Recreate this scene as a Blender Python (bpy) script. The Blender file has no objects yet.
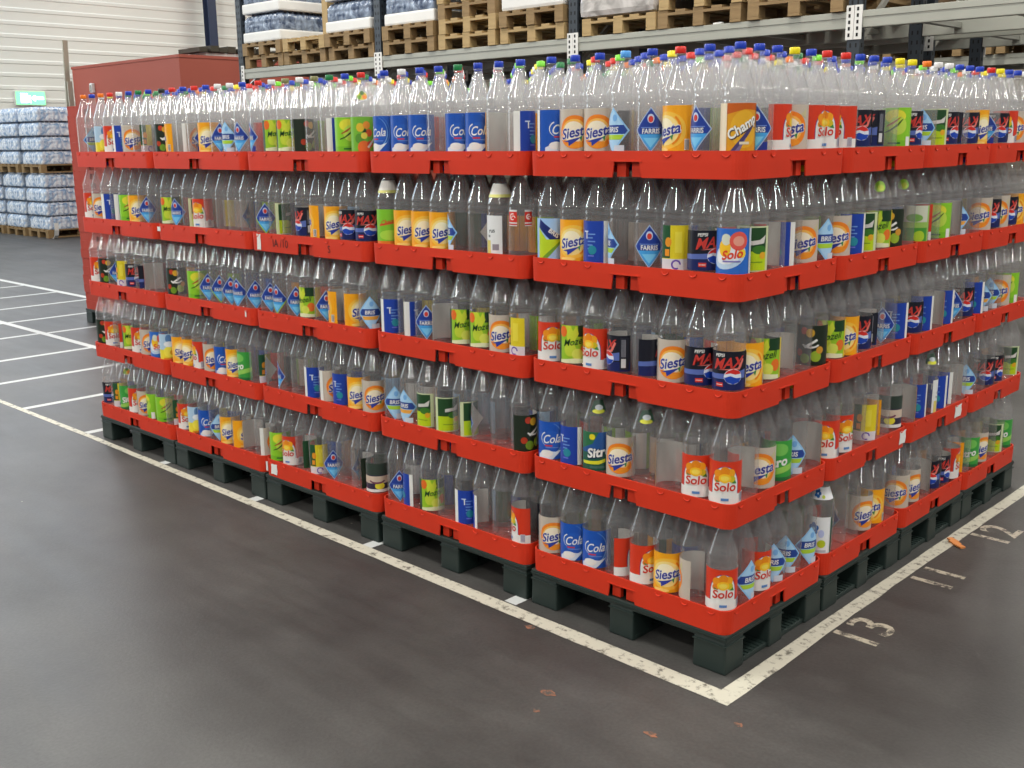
import bpy, bmesh, math, random
import numpy as np
from mathutils import Vector, Matrix
random.seed(7)
S = bpy.context.scene
C = S.collection
PI = math.pi
rad = math.radians

# ------------------------------------------------------------------ helpers
def lin(c):
    return tuple(((v / 255.0) / 12.92 if v <= 10.31 else ((v / 255.0 + .055) / 1.055) ** 2.4) for v in c)

def link(o, parent=None):
    C.objects.link(o)
    if parent is not None:
        o.parent = parent
    return o

def tag(o, label=None, cat=None, group=None, kind=None):
    if label: o['label'] = label
    if cat: o['category'] = cat
    if group: o['group'] = group
    if kind: o['kind'] = kind
    return o

def thing(name, label, cat, loc=(0, 0, 0), rz=0, group=None):
    o = bpy.data.objects.new(name, None)
    o.empty_display_size = .1
    C.objects.link(o)
    o.location = loc
    o.rotation_euler = (0, 0, rz)
    return tag(o, label, cat, group)

def mesh_obj(name, me, parent=None, loc=(0, 0, 0), rz=0):
    o = bpy.data.objects.new(name, me)
    link(o, parent)
    o.location = loc
    o.rotation_euler = (0, 0, rz)
    return o

class MB:
    """collects shapes in one bmesh"""
    def __init__(s):
        s.bm = bmesh.new()
    def box(s, x0, y0, z0, x1, y1, z1, mi=0, bev=0, taper=0):
        t = taper
        vs = [s.bm.verts.new(p) for p in ((x0, y0, z0), (x1, y0, z0), (x1, y1, z0), (x0, y1, z0),
              (x0 + t, y0 + t, z1), (x1 - t, y0 + t, z1), (x1 - t, y1 - t, z1), (x0 + t, y1 - t, z1))]
        fs = [s.bm.faces.new([vs[i] for i in q]) for q in ((3, 2, 1, 0), (4, 5, 6, 7), (0, 1, 5, 4), (1, 2, 6, 5), (2, 3, 7, 6), (3, 0, 4, 7))]
        for f in fs: f.material_index = mi
        if bev:
            es = list({e for f in fs for e in f.edges})
            r = bmesh.ops.bevel(s.bm, geom=es, offset=bev, segments=2, affect='EDGES', profile=.6)
            for f in r['faces']: f.material_index = mi
        return s
    def obox(s, a, b, w, h, mi=0):
        """bar from a to b with section w (horizontal) x h"""
        a, b = Vector(a), Vector(b)
        d = (b - a).normalized()
        up = Vector((0, 0, 1)) if abs(d.z) < .95 else Vector((1, 0, 0))
        r = d.cross(up).normalized(); u = r.cross(d)
        q = [(-w / 2, -h / 2), (w / 2, -h / 2), (w / 2, h / 2), (-w / 2, h / 2)]
        v0 = [s.bm.verts.new(a + r * i + u * j) for i, j in q]
        v1 = [s.bm.verts.new(b + r * i + u * j) for i, j in q]
        fs = [s.bm.faces.new(v0), s.bm.faces.new(v1[::-1])]
        for k in range(4):
            fs.append(s.bm.faces.new([v0[k], v1[k], v1[(k + 1) % 4], v0[(k + 1) % 4]]))
        for f in fs: f.material_index = mi
        return s
    def tube(s, pts, r, n=5, mi=0):
        rings = []
        for i, p in enumerate(pts):
            p = Vector(p)
            d = (Vector(pts[min(i + 1, len(pts) - 1)]) - Vector(pts[max(i - 1, 0)])).normalized()
            up = Vector((0, 0, 1)) if abs(d.z) < .9 else Vector((0, 1, 0))
            a = d.cross(up).normalized(); b = a.cross(d)
            rings.append([s.bm.verts.new(p + a * r * math.cos(2 * PI * k / n) + b * r * math.sin(2 * PI * k / n)) for k in range(n)])
        for A, B in zip(rings, rings[1:]):
            for k in range(n):
                f = s.bm.faces.new([A[k], B[k], B[(k + 1) % n], A[(k + 1) % n]]); f.material_index = mi
        return s
    def lathe(s, prof, n=32, mi=0, mod=None, smooth=True, capb=True, capt=True):
        rings = []
        for i, (r, z) in enumerate(prof):
            ring = []
            for k in range(n):
                a = 2 * PI * k / n
                rr = r + (mod(i, k) if mod else 0)
                ring.append(s.bm.verts.new((rr * math.cos(a), rr * math.sin(a), z)))
            rings.append(ring)
        for A, B in zip(rings, rings[1:]):
            for k in range(n):
                f = s.bm.faces.new([A[k], A[(k + 1) % n], B[(k + 1) % n], B[k]])
                f.material_index = mi; f.smooth = smooth
        if capb:
            f = s.bm.faces.new(rings[0][::-1]); f.material_index = mi
        if capt:
            f = s.bm.faces.new(rings[-1]); f.material_index = mi
        return s
    def poly(s, pts, mi=0):
        f = s.bm.faces.new([s.bm.verts.new(p) for p in pts]); f.material_index = mi
        return s
    def mesh(s, name, mats, recalc=True):
        if recalc: bmesh.ops.recalc_face_normals(s.bm, faces=s.bm.faces)
        me = bpy.data.meshes.new(name)
        s.bm.to_mesh(me); s.bm.free()
        for m in (mats if isinstance(mats, (list, tuple)) else [mats]): me.materials.append(m)
        return me
    def build(s, name, mats, parent=None, loc=(0, 0, 0), rz=0, recalc=True):
        return mesh_obj(name, s.mesh(name, mats, recalc), parent, loc, rz)

# ------------------------------------------------------------------ materials
def newmat(name):
    m = bpy.data.materials.new(name); m.use_nodes = True
    nt = m.node_tree
    for n in list(nt.nodes): nt.nodes.remove(n)
    out = nt.nodes.new('ShaderNodeOutputMaterial')
    return m, nt, out

def N(nt, t, **kw):
    n = nt.nodes.new(t)
    for k, v in kw.items(): setattr(n, k, v)
    return n

def pbr(name, col, rough=.5, metal=0, var=.12, scale=6, bump=0, bscale=60, spec=.5, stretch=None, detail=4):
    """principled surface with procedural tone variation"""
    m, nt, out = newmat(name)
    b = N(nt, 'ShaderNodeBsdfPrincipled')
    b.inputs['Roughness'].default_value = rough
    b.inputs['Metallic'].default_value = metal
    b.inputs['Specular IOR Level'].default_value = spec
    tc = N(nt, 'ShaderNodeTexCoord'); mp = N(nt, 'ShaderNodeMapping')
    if stretch: mp.inputs['Scale'].default_value = stretch
    nt.links.new(tc.outputs['Object'], mp.inputs['Vector'])
    no = N(nt, 'ShaderNodeTexNoise'); no.inputs['Scale'].default_value = scale; no.inputs['Detail'].default_value = detail
    nt.links.new(mp.outputs['Vector'], no.inputs['Vector'])
    mx = N(nt, 'ShaderNodeMix', data_type='RGBA')
    L = lin(col)
    mx.inputs[6].default_value = tuple(v * (1 - var) for v in L) + (1,)
    mx.inputs[7].default_value = tuple(min(1, v * (1 + var)) for v in L) + (1,)
    nt.links.new(no.outputs['Fac'], mx.inputs[0])
    nt.links.new(mx.outputs[2], b.inputs['Base Color'])
    if bump:
        n2 = N(nt, 'ShaderNodeTexNoise'); n2.inputs['Scale'].default_value = bscale
        nt.links.new(mp.outputs['Vector'], n2.inputs['Vector'])
        bp = N(nt, 'ShaderNodeBump'); bp.inputs['Strength'].default_value = bump; bp.inputs['Distance'].default_value = .01
        nt.links.new(n2.outputs['Fac'], bp.inputs['Height']); nt.links.new(bp.outputs['Normal'], b.inputs['Normal'])
    nt.links.new(b.outputs['BSDF'], out.inputs['Surface'])
    return m

def plastic_film(name, tint=(.93, .94, .94), scuff=.05, gloss=.06, edge=.55, rough=.07):
    """thin clear plastic: see-through, glossy towards the edge, a little scuffed"""
    m, nt, out = newmat(name)
    tr = N(nt, 'ShaderNodeBsdfTransparent'); tr.inputs['Color'].default_value = tint + (1,)
    gl = N(nt, 'ShaderNodeBsdfGlossy'); gl.inputs['Roughness'].default_value = rough; gl.inputs['Color'].default_value = (1, 1, 1, 1)
    df = N(nt, 'ShaderNodeBsdfDiffuse'); df.inputs['Color'].default_value = (.8, .8, .8, 1)
    tl = N(nt, 'ShaderNodeBsdfTranslucent'); tl.inputs['Color'].default_value = (.8, .8, .8, 1)
    m0 = N(nt, 'ShaderNodeMixShader'); m0.inputs[0].default_value = .5
    nt.links.new(df.outputs[0], m0.inputs[1]); nt.links.new(tl.outputs[0], m0.inputs[2])
    lw = N(nt, 'ShaderNodeLayerWeight'); lw.inputs['Blend'].default_value = .5
    pw = N(nt, 'ShaderNodeMath', operation='POWER'); pw.inputs[1].default_value = 3.2
    nt.links.new(lw.outputs['Facing'], pw.inputs[0])
    mr = N(nt, 'ShaderNodeMapRange'); mr.inputs['To Min'].default_value = gloss; mr.inputs['To Max'].default_value = edge
    nt.links.new(pw.outputs[0], mr.inputs['Value'])
    m1 = N(nt, 'ShaderNodeMixShader'); m1.inputs[0].default_value = scuff
    nt.links.new(tr.outputs[0], m1.inputs[1]); nt.links.new(m0.outputs[0], m1.inputs[2])
    m2 = N(nt, 'ShaderNodeMixShader')
    nt.links.new(mr.outputs[0], m2.inputs[0]); nt.links.new(m1.outputs[0], m2.inputs[1]); nt.links.new(gl.outputs[0], m2.inputs[2])
    nt.links.new(m2.outputs[0], out.inputs['Surface'])
    return m

def print_mat(name, rough=.35):
    """printed paper: the colours of the print come from the face colours of the mesh"""
    m, nt, out = newmat(name)
    b = N(nt, 'ShaderNodeBsdfPrincipled'); b.inputs['Roughness'].default_value = rough
    at = N(nt, 'ShaderNodeAttribute'); at.attribute_name = 'print'
    no = N(nt, 'ShaderNodeTexNoise'); no.inputs['Scale'].default_value = 40
    mx = N(nt, 'ShaderNodeMix', data_type='RGBA', blend_type='MULTIPLY'); mx.inputs[0].default_value = .12
    nt.links.new(at.outputs['Color'], mx.inputs[6]); nt.links.new(no.outputs['Fac'], mx.inputs[7])
    nt.links.new(mx.outputs[2], b.inputs['Base Color'])
    nt.links.new(b.outputs[0], out.inputs['Surface'])
    return m

def emit(name, col, st):
    m, nt, out = newmat(name)
    e = N(nt, 'ShaderNodeEmission'); e.inputs[0].default_value = tuple(col) + (1,); e.inputs[1].default_value = st
    nt.links.new(e.outputs[0], out.inputs[0])
    return m

def floor_mat():
    m, nt, out = newmat('sealed_asphalt')
    b = N(nt, 'ShaderNodeBsdfPrincipled')
    tc = N(nt, 'ShaderNodeTexCoord')
    n1 = N(nt, 'ShaderNodeTexNoise'); n1.inputs['Scale'].default_value = 1.1; n1.inputs['Detail'].default_value = 8; n1.inputs['Roughness'].default_value = .65
    n2 = N(nt, 'ShaderNodeTexNoise'); n2.inputs['Scale'].default_value = 90; n2.inputs['Detail'].default_value = 3
    mp = N(nt, 'ShaderNodeMapping'); mp.inputs['Scale'].default_value = (.5, 3.5, 1); mp.inputs['Rotation'].default_value = (0, 0, rad(35))
    n3 = N(nt, 'ShaderNodeTexNoise'); n3.inputs['Scale'].default_value = 2.2; n3.inputs['Detail'].default_value = 7; n3.inputs['Roughness'].default_value = .6
    for n in (n1, n2): nt.links.new(tc.outputs['Object'], n.inputs['Vector'])
    nt.links.new(tc.outputs['Object'], mp.inputs['Vector']); nt.links.new(mp.outputs[0], n3.inputs['Vector'])
    r1 = N(nt, 'ShaderNodeValToRGB')
    r1.color_ramp.elements[0].position = .32; r1.color_ramp.elements[0].color = lin((53, 52, 51)) + (1,)
    r1.color_ramp.elements[1].position = .72; r1.color_ramp.elements[1].color = lin((82, 81, 79)) + (1,)
    nt.links.new(n1.outputs['Fac'], r1.inputs[0])
    mx = N(nt, 'ShaderNodeMix', data_type='RGBA', blend_type='OVERLAY'); mx.inputs[0].default_value = .32
    nt.links.new(r1.outputs[0], mx.inputs[6]); nt.links.new(n2.outputs['Fac'], mx.inputs[7])
    mx2 = N(nt, 'ShaderNodeMix', data_type='RGBA', blend_type='OVERLAY'); mx2.inputs[0].default_value = .4
    nt.links.new(mx.outputs[2], mx2.inputs[6]); nt.links.new(n3.outputs['Fac'], mx2.inputs[7])
    vo = N(nt, 'ShaderNodeTexVoronoi'); vo.inputs['Scale'].default_value = 3.2
    nt.links.new(tc.outputs['Object'], vo.inputs['Vector'])
    lt = N(nt, 'ShaderNodeMath', operation='LESS_THAN'); lt.inputs[1].default_value = .016
    nt.links.new(vo.outputs['Distance'], lt.inputs[0])
    mx3 = N(nt, 'ShaderNodeMix', data_type='RGBA'); mx3.inputs[7].default_value = lin((150, 144, 128)) + (1,)
    nt.links.new(lt.outputs[0], mx3.inputs[0]); nt.links.new(mx2.outputs[2], mx3.inputs[6])
    nt.links.new(mx3.outputs[2], b.inputs['Base Color'])
    rr = N(nt, 'ShaderNodeMapRange'); rr.inputs['To Min'].default_value = .36; rr.inputs['To Max'].default_value = .56
    nt.links.new(n3.outputs['Fac'], rr.inputs['Value']); nt.links.new(rr.outputs[0], b.inputs['Roughness'])
    bp = N(nt, 'ShaderNodeBump'); bp.inputs['Strength'].default_value = .15; bp.inputs['Distance'].default_value = .004
    nt.links.new(n2.outputs['Fac'], bp.inputs['Height']); nt.links.new(bp.outputs[0], b.inputs['Normal'])
    nt.links.new(b.outputs[0], out.inputs[0])
    return m

def worn_paint(name, col, thr=.42, under=(78, 75, 71)):
    m, nt, out = newmat(name)
    b = N(nt, 'ShaderNodeBsdfPrincipled'); b.inputs['Roughness'].default_value = .55
    tc = N(nt, 'ShaderNodeTexCoord')
    n1 = N(nt, 'ShaderNodeTexNoise'); n1.inputs['Scale'].default_value = 28; n1.inputs['Detail'].default_value = 8; n1.inputs['Roughness'].default_value = .7
    nt.links.new(tc.outputs['Object'], n1.inputs['Vector'])
    r = N(nt, 'ShaderNodeValToRGB')
    r.color_ramp.elements[0].position = thr - .06; r.color_ramp.elements[0].color = lin(under) + (1,)
    r.color_ramp.elements[1].position = thr + .05; r.color_ramp.elements[1].color = lin(col) + (1,)
    nt.links.new(n1.outputs['Fac'], r.inputs[0]); nt.links.new(r.outputs[0], b.inputs['Base Color'])
    nt.links.new(b.outputs[0], out.inputs[0])
    return m

M = {}
M['floor'] = floor_mat()
M['line'] = worn_paint('worn_white_paint', (196, 193, 177), .42, (104, 100, 90))
M['line_clean'] = worn_paint('white_floor_paint', (196, 199, 198), .33, (130, 130, 128))
M['stencil'] = worn_paint('worn_stencil_paint', (184, 177, 158), .47)
M['red'] = pbr('red_crate_plastic', (207, 55, 31), .5, var=.1, scale=9, spec=.25)
M['green'] = pbr('dark_green_pallet_plastic', (30, 43, 40), .5, var=.15, scale=14)
M['film'] = plastic_film('clear_bottle_plastic', (.95, .95, .95), .11, .07, .45, .06)
M['film_far'] = plastic_film('scuffed_bottle_plastic', (.94, .94, .94), .28, .06, .35, .12)
M['print'] = print_mat('printed_label_paper')
CAPS = {'b': (22, 58, 178), 'r': (214, 40, 28), 'o': (236, 120, 24), 'w': (226, 226, 226), 'g': (20, 120, 62), 'l': (120, 216, 40),
        'y': (238, 220, 20), 'k': (34, 40, 38), 'v': (130, 128, 84), 'c': (84, 160, 232)}
for k, c in CAPS.items(): M['cap_' + k] = pbr('cap_plastic_' + k, c, .35, var=.05)
M['wood'] = pbr('pallet_wood', (142, 117, 80), .75, var=.35, scale=5, stretch=(1, 6, 6), bump=.2, bscale=30)
M['wood_pale'] = pbr('new_pallet_wood', (176, 150, 104), .7, var=.25, scale=5, stretch=(1, 6, 6))
M['beam'] = pbr('grey_rack_beam_paint', (166, 168, 158), .45, var=.14, scale=3)
M['upright'] = pbr('dark_rack_upright_paint', (46, 54, 62), .45, var=.12)
M['galv'] = pbr('galvanised_steel', (172, 172, 164), .4, .5, var=.1)
M['hole'] = pbr('dark_slot', (14, 15, 16), .8, var=.05)
M['cabin'] = pbr('brick_red_panel', (160, 78, 62), .6, var=.06, scale=1.5)
M['white'] = pbr('white_carton', (228, 228, 224), .6, var=.06)
M['steelblue'] = pbr('dark_blue_column_paint', (50, 62, 88), .5, var=.1)
M['dark'] = pbr('dark_board', (66, 60, 48), .8, var=.3, scale=8)
M['orange'] = pbr('orange_scrap', (216, 140, 80), .7, var=.2)

# ------------------------------------------------------------------ camera
CX, CY, CZ, YAW, PITCH, ROLL, FPX = 1.5502, -2.5259, 1.5733, -.7632, -.2259, -.0120, 1064.92
fwd = Vector((math.sin(YAW) * math.cos(PITCH), math.cos(YAW) * math.cos(PITCH), math.sin(PITCH)))
r0 = Vector((math.cos(YAW), -math.sin(YAW), 0)); u0 = r0.cross(fwd)
rv = r0 * math.cos(ROLL) + u0 * math.sin(ROLL); uv = -r0 * math.sin(ROLL) + u0 * math.cos(ROLL)
cam = bpy.data.cameras.new('camera'); co = bpy.data.objects.new('camera', cam); C.objects.link(co)
Mx = Matrix((rv, uv, -fwd)).transposed().to_4x4(); Mx.translation = (CX, CY, CZ)
co.matrix_world = Mx
cam.sensor_width = 36; cam.lens = FPX / 1024 * 36; cam.clip_end = 200
S.camera = co

# ------------------------------------------------------------------ label prints
_txt = {}
def text_tris(s, bold=0.0):
    key = (s, bold)
    if key in _txt: return _txt[key]
    cu = bpy.data.curves.new('t', 'FONT'); cu.body = s; cu.size = 1; cu.align_x = 'CENTER'; cu.resolution_u = 3; cu.offset = bold
    o = bpy.data.objects.new('t', cu); C.objects.link(o)
    dg = bpy.context.evaluated_depsgraph_get(); dg.update()
    me = bpy.data.meshes.new_from_object(o.evaluated_get(dg))
    vs = [(v.co.x, v.co.y) for v in me.vertices]; fs = [tuple(p.vertices) for p in me.polygons]
    bpy.data.objects.remove(o); bpy.data.curves.remove(cu); bpy.data.meshes.remove(me)
    _txt[key] = (vs, fs)
    return _txt[key]

class Art:
    """flat print: layers of coloured polygons, u across, v up (metres)"""
    def __init__(s): s.L = []
    def P(s, pts, c): s.L.append(([pts], c)); return s
    def R(s, x0, y0, x1, y1, c): return s.P([(x0, y0), (x1, y0), (x1, y1), (x0, y1)], c)
    def E(s, cx, cy, rx, ry, c, n=20, rot=0, clip=None):
        pts = []
        for k in range(n):
            a = 2 * PI * k / n; x, y = rx * math.cos(a), ry * math.sin(a)
            X, Y = cx + x * math.cos(rot) - y * math.sin(rot), cy + x * math.sin(rot) + y * math.cos(rot)
            if clip: X, Y = min(max(X, clip[0]), clip[2]), min(max(Y, clip[1]), clip[3])
            pts.append((X, Y))
        return s.P(pts, c)
    def arc(s, cx, cy, r, a0, a1, w, c, n=12, ry=None, w1=None):
        ry = ry or r; qs = []
        for k in range(n):
            t0, t1 = k / n, (k + 1) / n
            A, B = rad(a0 + (a1 - a0) * t0), rad(a0 + (a1 - a0) * t1)
            e = lambda t: (w + ((w1 if w1 is not None else w) - w) * t) / 2
            p = lambda a, d: (cx + (r + d) * math.cos(a), cy + (ry + d) * math.sin(a))
            qs.append([p(A, -e(t0)), p(A, e(t0)), p(B, e(t1)), p(B, -e(t1))])
        s.L.append((qs, c)); return s
    def T(s, t, size, x, y, c, rot=0, shear=0, bold=.0, sx=1):
        vs, fs = text_tris(t, bold)
        a = rad(rot); out = []
        for f in fs:
            q = []
            for i in f:
                X, Y = vs[i]; X = (X * sx + Y * shear) * size; Y *= size
                q.append((x + X * math.cos(a) - Y * math.sin(a), y + X * math.sin(a) + Y * math.cos(a)))
            out.append(q)
        s.L.append((out, c)); return s

RB, RL = .0460, .0465
def wrap_print(name, art, z0=.020, rf=None, step=.005):
    """rolls a flat print round the bottle; rf(z) gives the radius at a height"""
    bm = bmesh.new(); lay = bm.loops.layers.float_color.new('print')
    for li, (polys, c) in enumerate(art.L):
        col = lin(c) + (1,)
        for pts in polys:
            try: f = bm.faces.new([bm.verts.new((x, li * 1.0, y)) for x, y in pts])
            except ValueError: continue
            for lp in f.loops: lp[lay] = col
    xs = [v.co.x for v in bm.verts]
    k0, k1 = math.floor(min(xs) / step), math.ceil(max(xs) / step)
    for k in range(k0, k1 + 1):
        bmesh.ops.bisect_plane(bm, geom=bm.verts[:] + bm.edges[:] + bm.faces[:], plane_co=(k * step, 0, 0), plane_no=(1, 0, 0), dist=1e-6)
    bmesh.ops.connect_verts_concave(bm, faces=bm.faces[:])
    for v in bm.verts:
        u, li, y = v.co
        z = z0 + y
        # the facet of the base sheet this point lies on keeps every layer parallel
        k = math.floor(u / step + 1e-6); t = u / step - k
        R = (rf(z) if rf else RL) + .00012 * li
        Rref = rf(z0) if rf else RL
        a0, a1 = k * step / Rref, (k + 1) * step / Rref
        x = R * (math.sin(a0) * (1 - t) + math.sin(a1) * t); yy = -R * (math.cos(a0) * (1 - t) + math.cos(a1) * t)
        v.co = (x, yy, z)
    for f in bm.faces: f.smooth = False
    me = bpy.data.meshes.new(name); bm.to_mesh(me); bm.free(); me.materials.append(M['print'])
    return me

WHITE = (236, 236, 232); NAVY = (24, 34, 110); PAPER = (226, 224, 216)
H = .128
def base(a, W, bg, h=H, x0=None):
    x0 = -W / 2 if x0 is None else x0
    a.R(x0, 0, x0 + W, h, PAPER)
    a.R(x0, 0, x0 + W, h, bg)
    return a
def oranges(a, x, y, k=1.0):
    for dx, dy, r, c in ((-.016, .010, .013, (240, 150, 30)), (.013, .013, .013, (246, 166, 34)), (0, .019, .012, (236, 140, 24)),
                         (.018, -.002, .009, (210, 190, 40)), (-.020, -.004, .009, (232, 130, 30))):
        a.E(x + dx * k, y + dy * k, r * k, r * k, c, 14)
    a.E(x, y, .016 * k, .012 * k, (250, 196, 40), 16); a.E(x, y, .011 * k, .007 * k, (252, 222, 90), 12)
    a.P([(x - .026 * k, y - .004 * k), (x - .018 * k, y - .016 * k), (x - .014 * k, y - .010 * k)], (60, 130, 60))
    a.P([(x + .026 * k, y - .004 * k), (x + .030 * k, y - .014 * k), (x + .016 * k, y - .012 * k)], (70, 140, 60))

def siesta_mark(a, y=.058):
    a.T('Siesta', .042, .0, y - .012, WHITE, 11, .28, .06, .92)
    a.T('Siesta', .042, .0, y - .012, (40, 52, 150), 11, .28, .022, .92)
    a.P([(-.036, y - .026), (.022, y - .012), (.005, y - .024), (-.018, y - .040), (-.020, y - .028)], (40, 60, 160))
    a.P([(.014, y - .014), (.024, y - .008), (.020, y - .026)], (60, 140, 80))

def art_S():
    a = base(Art(), .165, (246, 168, 24))
    a.E(0, .060, .060, .052, (250, 196, 70), 28); a.E(-.004, .060, .044, .042, (252, 224, 140), 24); a.E(-.006, .064, .030, .030, (254, 242, 206), 20)
    a.E(-.02, .006, .028, .006, (252, 214, 120)); a.arc(-.002, .062, .046, 300, 410, .006, (240, 140, 16))
    siesta_mark(a); a.R(.055, .006, .070, .036, WHITE)
    for k in range(5): a.R(.057 + k * .0026, .008, .0582 + k * .0026, .034, (60, 60, 60))
    return a
def art_s():
    a = base(Art(), .165, (198, 186, 172))
    a.E(0, .060, .052, .050, (240, 132, 30), 28); a.E(-.002, .061, .040, .038, (250, 190, 90), 24); a.E(-.004, .060, .034, .032, (250, 236, 210), 20)
    a.P([(.03, .10), (.052, .118), (.05, .09)], (200, 190, 150)); a.E(.002, .022, .030, .010, (240, 150, 40))
    siesta_mark(a); a.R(-.0825, 0, -.066, H, WHITE)
    return a
def art_C(side=False):
    a = base(Art(), .17, (26, 84, 182))
    a.arc(-.012, .070, .050, -60, 70, .004, (120, 170, 226), ry=.056, w1=.001)
    a.arc(-.02, .072, .066, -50, 60, .003, (70, 130, 206), ry=.066, w1=.001)
    a.E(-.002, .064, .036, .034, (34, 92, 190), 20)
    a.T('Cola', .041, -.001, .056, WHITE, 4, .3, .012, .82); a.arc(-.016, .070, .022, 110, 250, .004, WHITE, w1=.001)
    a.R(-.024, .044, .002, .049, (200, 60, 80)); a.R(-.022, .039, .022, .0415, (120, 150, 214))
    a.P([(-.052, 0), (.002, 0), (.036, .034), (.012, .026), (-.016, .030), (-.034, .022), (-.052, .014)], (216, 228, 240))
    a.E(-.018, .020, .022, .012, WHITE); a.R(-.085, 0, -.072, H, WHITE)
    return a
def art_B():
    a = base(Art(), .12, (30, 66, 168))
    a.R(-.06, 0, -.038, H, WHITE); a.R(.046, 0, .06, H, WHITE)
    a.R(-.022, .094, -.004, .098, (200, 214, 240)); a.R(-.012, .074, -.008, .094, WHITE)
    for k in range(5): a.R(-.006, .086 - k * .011, .020 - (k % 2) * .008, .090 - k * .011, (110, 150, 216))
    a.E(.010, .040, .014, .014, (40, 140, 160)); a.R(-.004, .020, .016, .024, (110, 120, 220))
    return a
def art_So():
    a = base(Art(), .17, (216, 58, 30))
    arch = [(-.041, 0), (.041, 0)] + [(.041 * math.cos(t), .058 + .056 * math.sin(t)) for t in [PI * k / 14 for k in range(15)]]
    a.P([(x * 1.0, y) for x, y in arch], (60, 70, 150)); a.P([(x * .955, y * .985) for x, y in arch], WHITE)
    a.R(-.085, 0, .085, .030, WHITE)
    oranges(a, 0, .078, 1.15)
    a.T('Solo', .036, 0, .040, WHITE, 3, .12, .06); a.T('Solo', .036, 0, .040, (204, 48, 26), 3, .12, .026)
    a.R(-.010, .010, .012, .018, (90, 140, 200)); a.R(.050, .006, .066, .034, (210, 208, 214))
    for k in range(5): a.R(.052 + k * .0028, .008, .0534 + k * .0028, .032, (120, 120, 150))
    return a
def diamond(a, w, h, c, x=0, y=.062, k=1.0):
    a.P([(x - w * k, y), (x, y - h * k), (x + w * k, y), (x, y + h * k)], c)
def art_F():
    a = Art(); diamond(a, .049, .064, PAPER); diamond(a, .049, .064, (170, 190, 224)); diamond(a, .049, .064, (30, 60, 150), k=.93)
    a.P([(-.036, .050), (0, .004), (.036, .050)], (70, 160, 226)); a.P([(-.022, .040), (0, .012), (.022, .040)], (120, 200, 244))
    a.E(0, .094, .010, .013, (200, 210, 236)); a.E(0, .092, .007, .009, (210, 60, 50)); a.R(-.030, .068, .030, .070, (120, 150, 220))
    a.T('FARRIS', .0195, 0, .052, WHITE, 0, 0, .02, .88)
    return a
def art_Fg():
    a = art_F()
    a.P([(-.049, .062), (0, -.002), (.049, .062), (.044, .062), (0, .004), (-.044, .062)], (160, 200, 60))
    return a
def art_Fb():
    a = base(Art(), .07, (34, 52, 140), .026)
    for p, c in art_F().L: a.L.append((p, c))
    return a
def art_f(word='BRIS', stripe=(176, 214, 60)):
    a = Art(); diamond(a, .052, .066, PAPER); diamond(a, .052, .066, (148, 198, 240)); diamond(a, .046, .058, (172, 214, 246))
    a.P([(-.046, .062), (-.034, .078), (.034, .078), (.046, .062), (.038, .052), (-.038, .052)], (40, 70, 150))
    a.T(word, .021, -.002, .0575, WHITE, 0, .1, .02)
    a.P([(-.036, .050), (.036, .050), (.026, .036), (-.026, .036)], stripe)
    a.E(.006, .098, .008, .010, (120, 176, 232)); a.R(.004, 0, .036, .020, (206, 216, 228))
    return a
def art_fo(): return art_f('BRIS', (238, 170, 70))
def art_D():
    a = base(Art(), .15, (160, 198, 240))
    a.P([(-.045, .126), (.040, .062), (-.010, .062), (-.050, .10)], (28, 44, 112)); a.P([(-.05, .10), (-.02, .062), (.038, .062), (-.022, 0), (-.05, 0)], (190, 216, 40))
    a.P([(-.02, .0), (.038, .062), (.03, .062), (-.04, 0)], (110, 160, 50)); a.T('BRIS', .02, 0, .076, WHITE, -36, 0, .02)
    return a
def art_P():
    a = base(Art(), .19, (18, 20, 34), .112)
    a.R(-.095, .0, .095, .030, (22, 34, 92)); a.P([(-.095, .044), (.0, .048), (.06, .060), (.06, .034), (-.095, .030)], (90, 110, 180))
    a.T('PEPSI', .013, -.024, .096, WHITE, 2, .2, .02)
    a.T('MAX', .042, -.002, .064, (205, 60, 52), 6, .4, .025, .95)
    a.P([(-.03, .058), (.03, .066), (.044, .092), (.05, .088), (.036, .060)], (226, 120, 110))
    a.E(.016, .040, .026, .022, (226, 232, 244), 24)
    a.P([(-.008, .046), (.0, .056), (.016, .062), (.032, .057), (.040, .048), (.022, .046), (.008, .050)], (214, 46, 40))
    a.P([(-.009, .036), (.008, .042), (.024, .036), (.041, .036), (.034, .024), (.016, .018), (-.002, .024)], (26, 70, 180))
    a.R(-.034, .010, -.012, .022, (210, 60, 54)); a.R(-.032, .015, -.014, .017, WHITE)
    a.R(.062, .006, .090, .106, (34, 36, 48)); a.R(.066, .012, .080, .040, (210, 210, 210))
    for k in range(4): a.R(.067 + k * .0034, .046, .0686 + k * .0034, .100, (150, 150, 160))
    return a
def art_V():
    a = base(Art(), .165, (150, 196, 40), .122)
    a.R(.012, .086, .06, .122, (26, 62, 34)); a.R(-.0825, .0, -.05, .122, (26, 70, 40)); a.R(.055, 0, .0825, .122, (236, 210, 40))
    a.P([(-.030, .122), (-.012, .122), (-.004, .104), (.006, .122), (.014, .096), (.0, .070), (-.024, .076)], (206, 220, 60))
    a.E(-.038, .102, .014, .018, (232, 110, 36)); a.E(.036, .042, .016, .018, (230, 116, 40)); a.E(-.014, .044, .020, .022, (196, 214, 60)); a.E(.010, .030, .018, .018, (214, 224, 90))
    a.P([(-.05, .0), (.05, .0), (.05, .012), (0, .016), (-.05, .010)], (226, 232, 190))
    a.T('Mozell', .031, 0, .060, (24, 66, 30), 10, .4, .006, .9)
    return a
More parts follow.
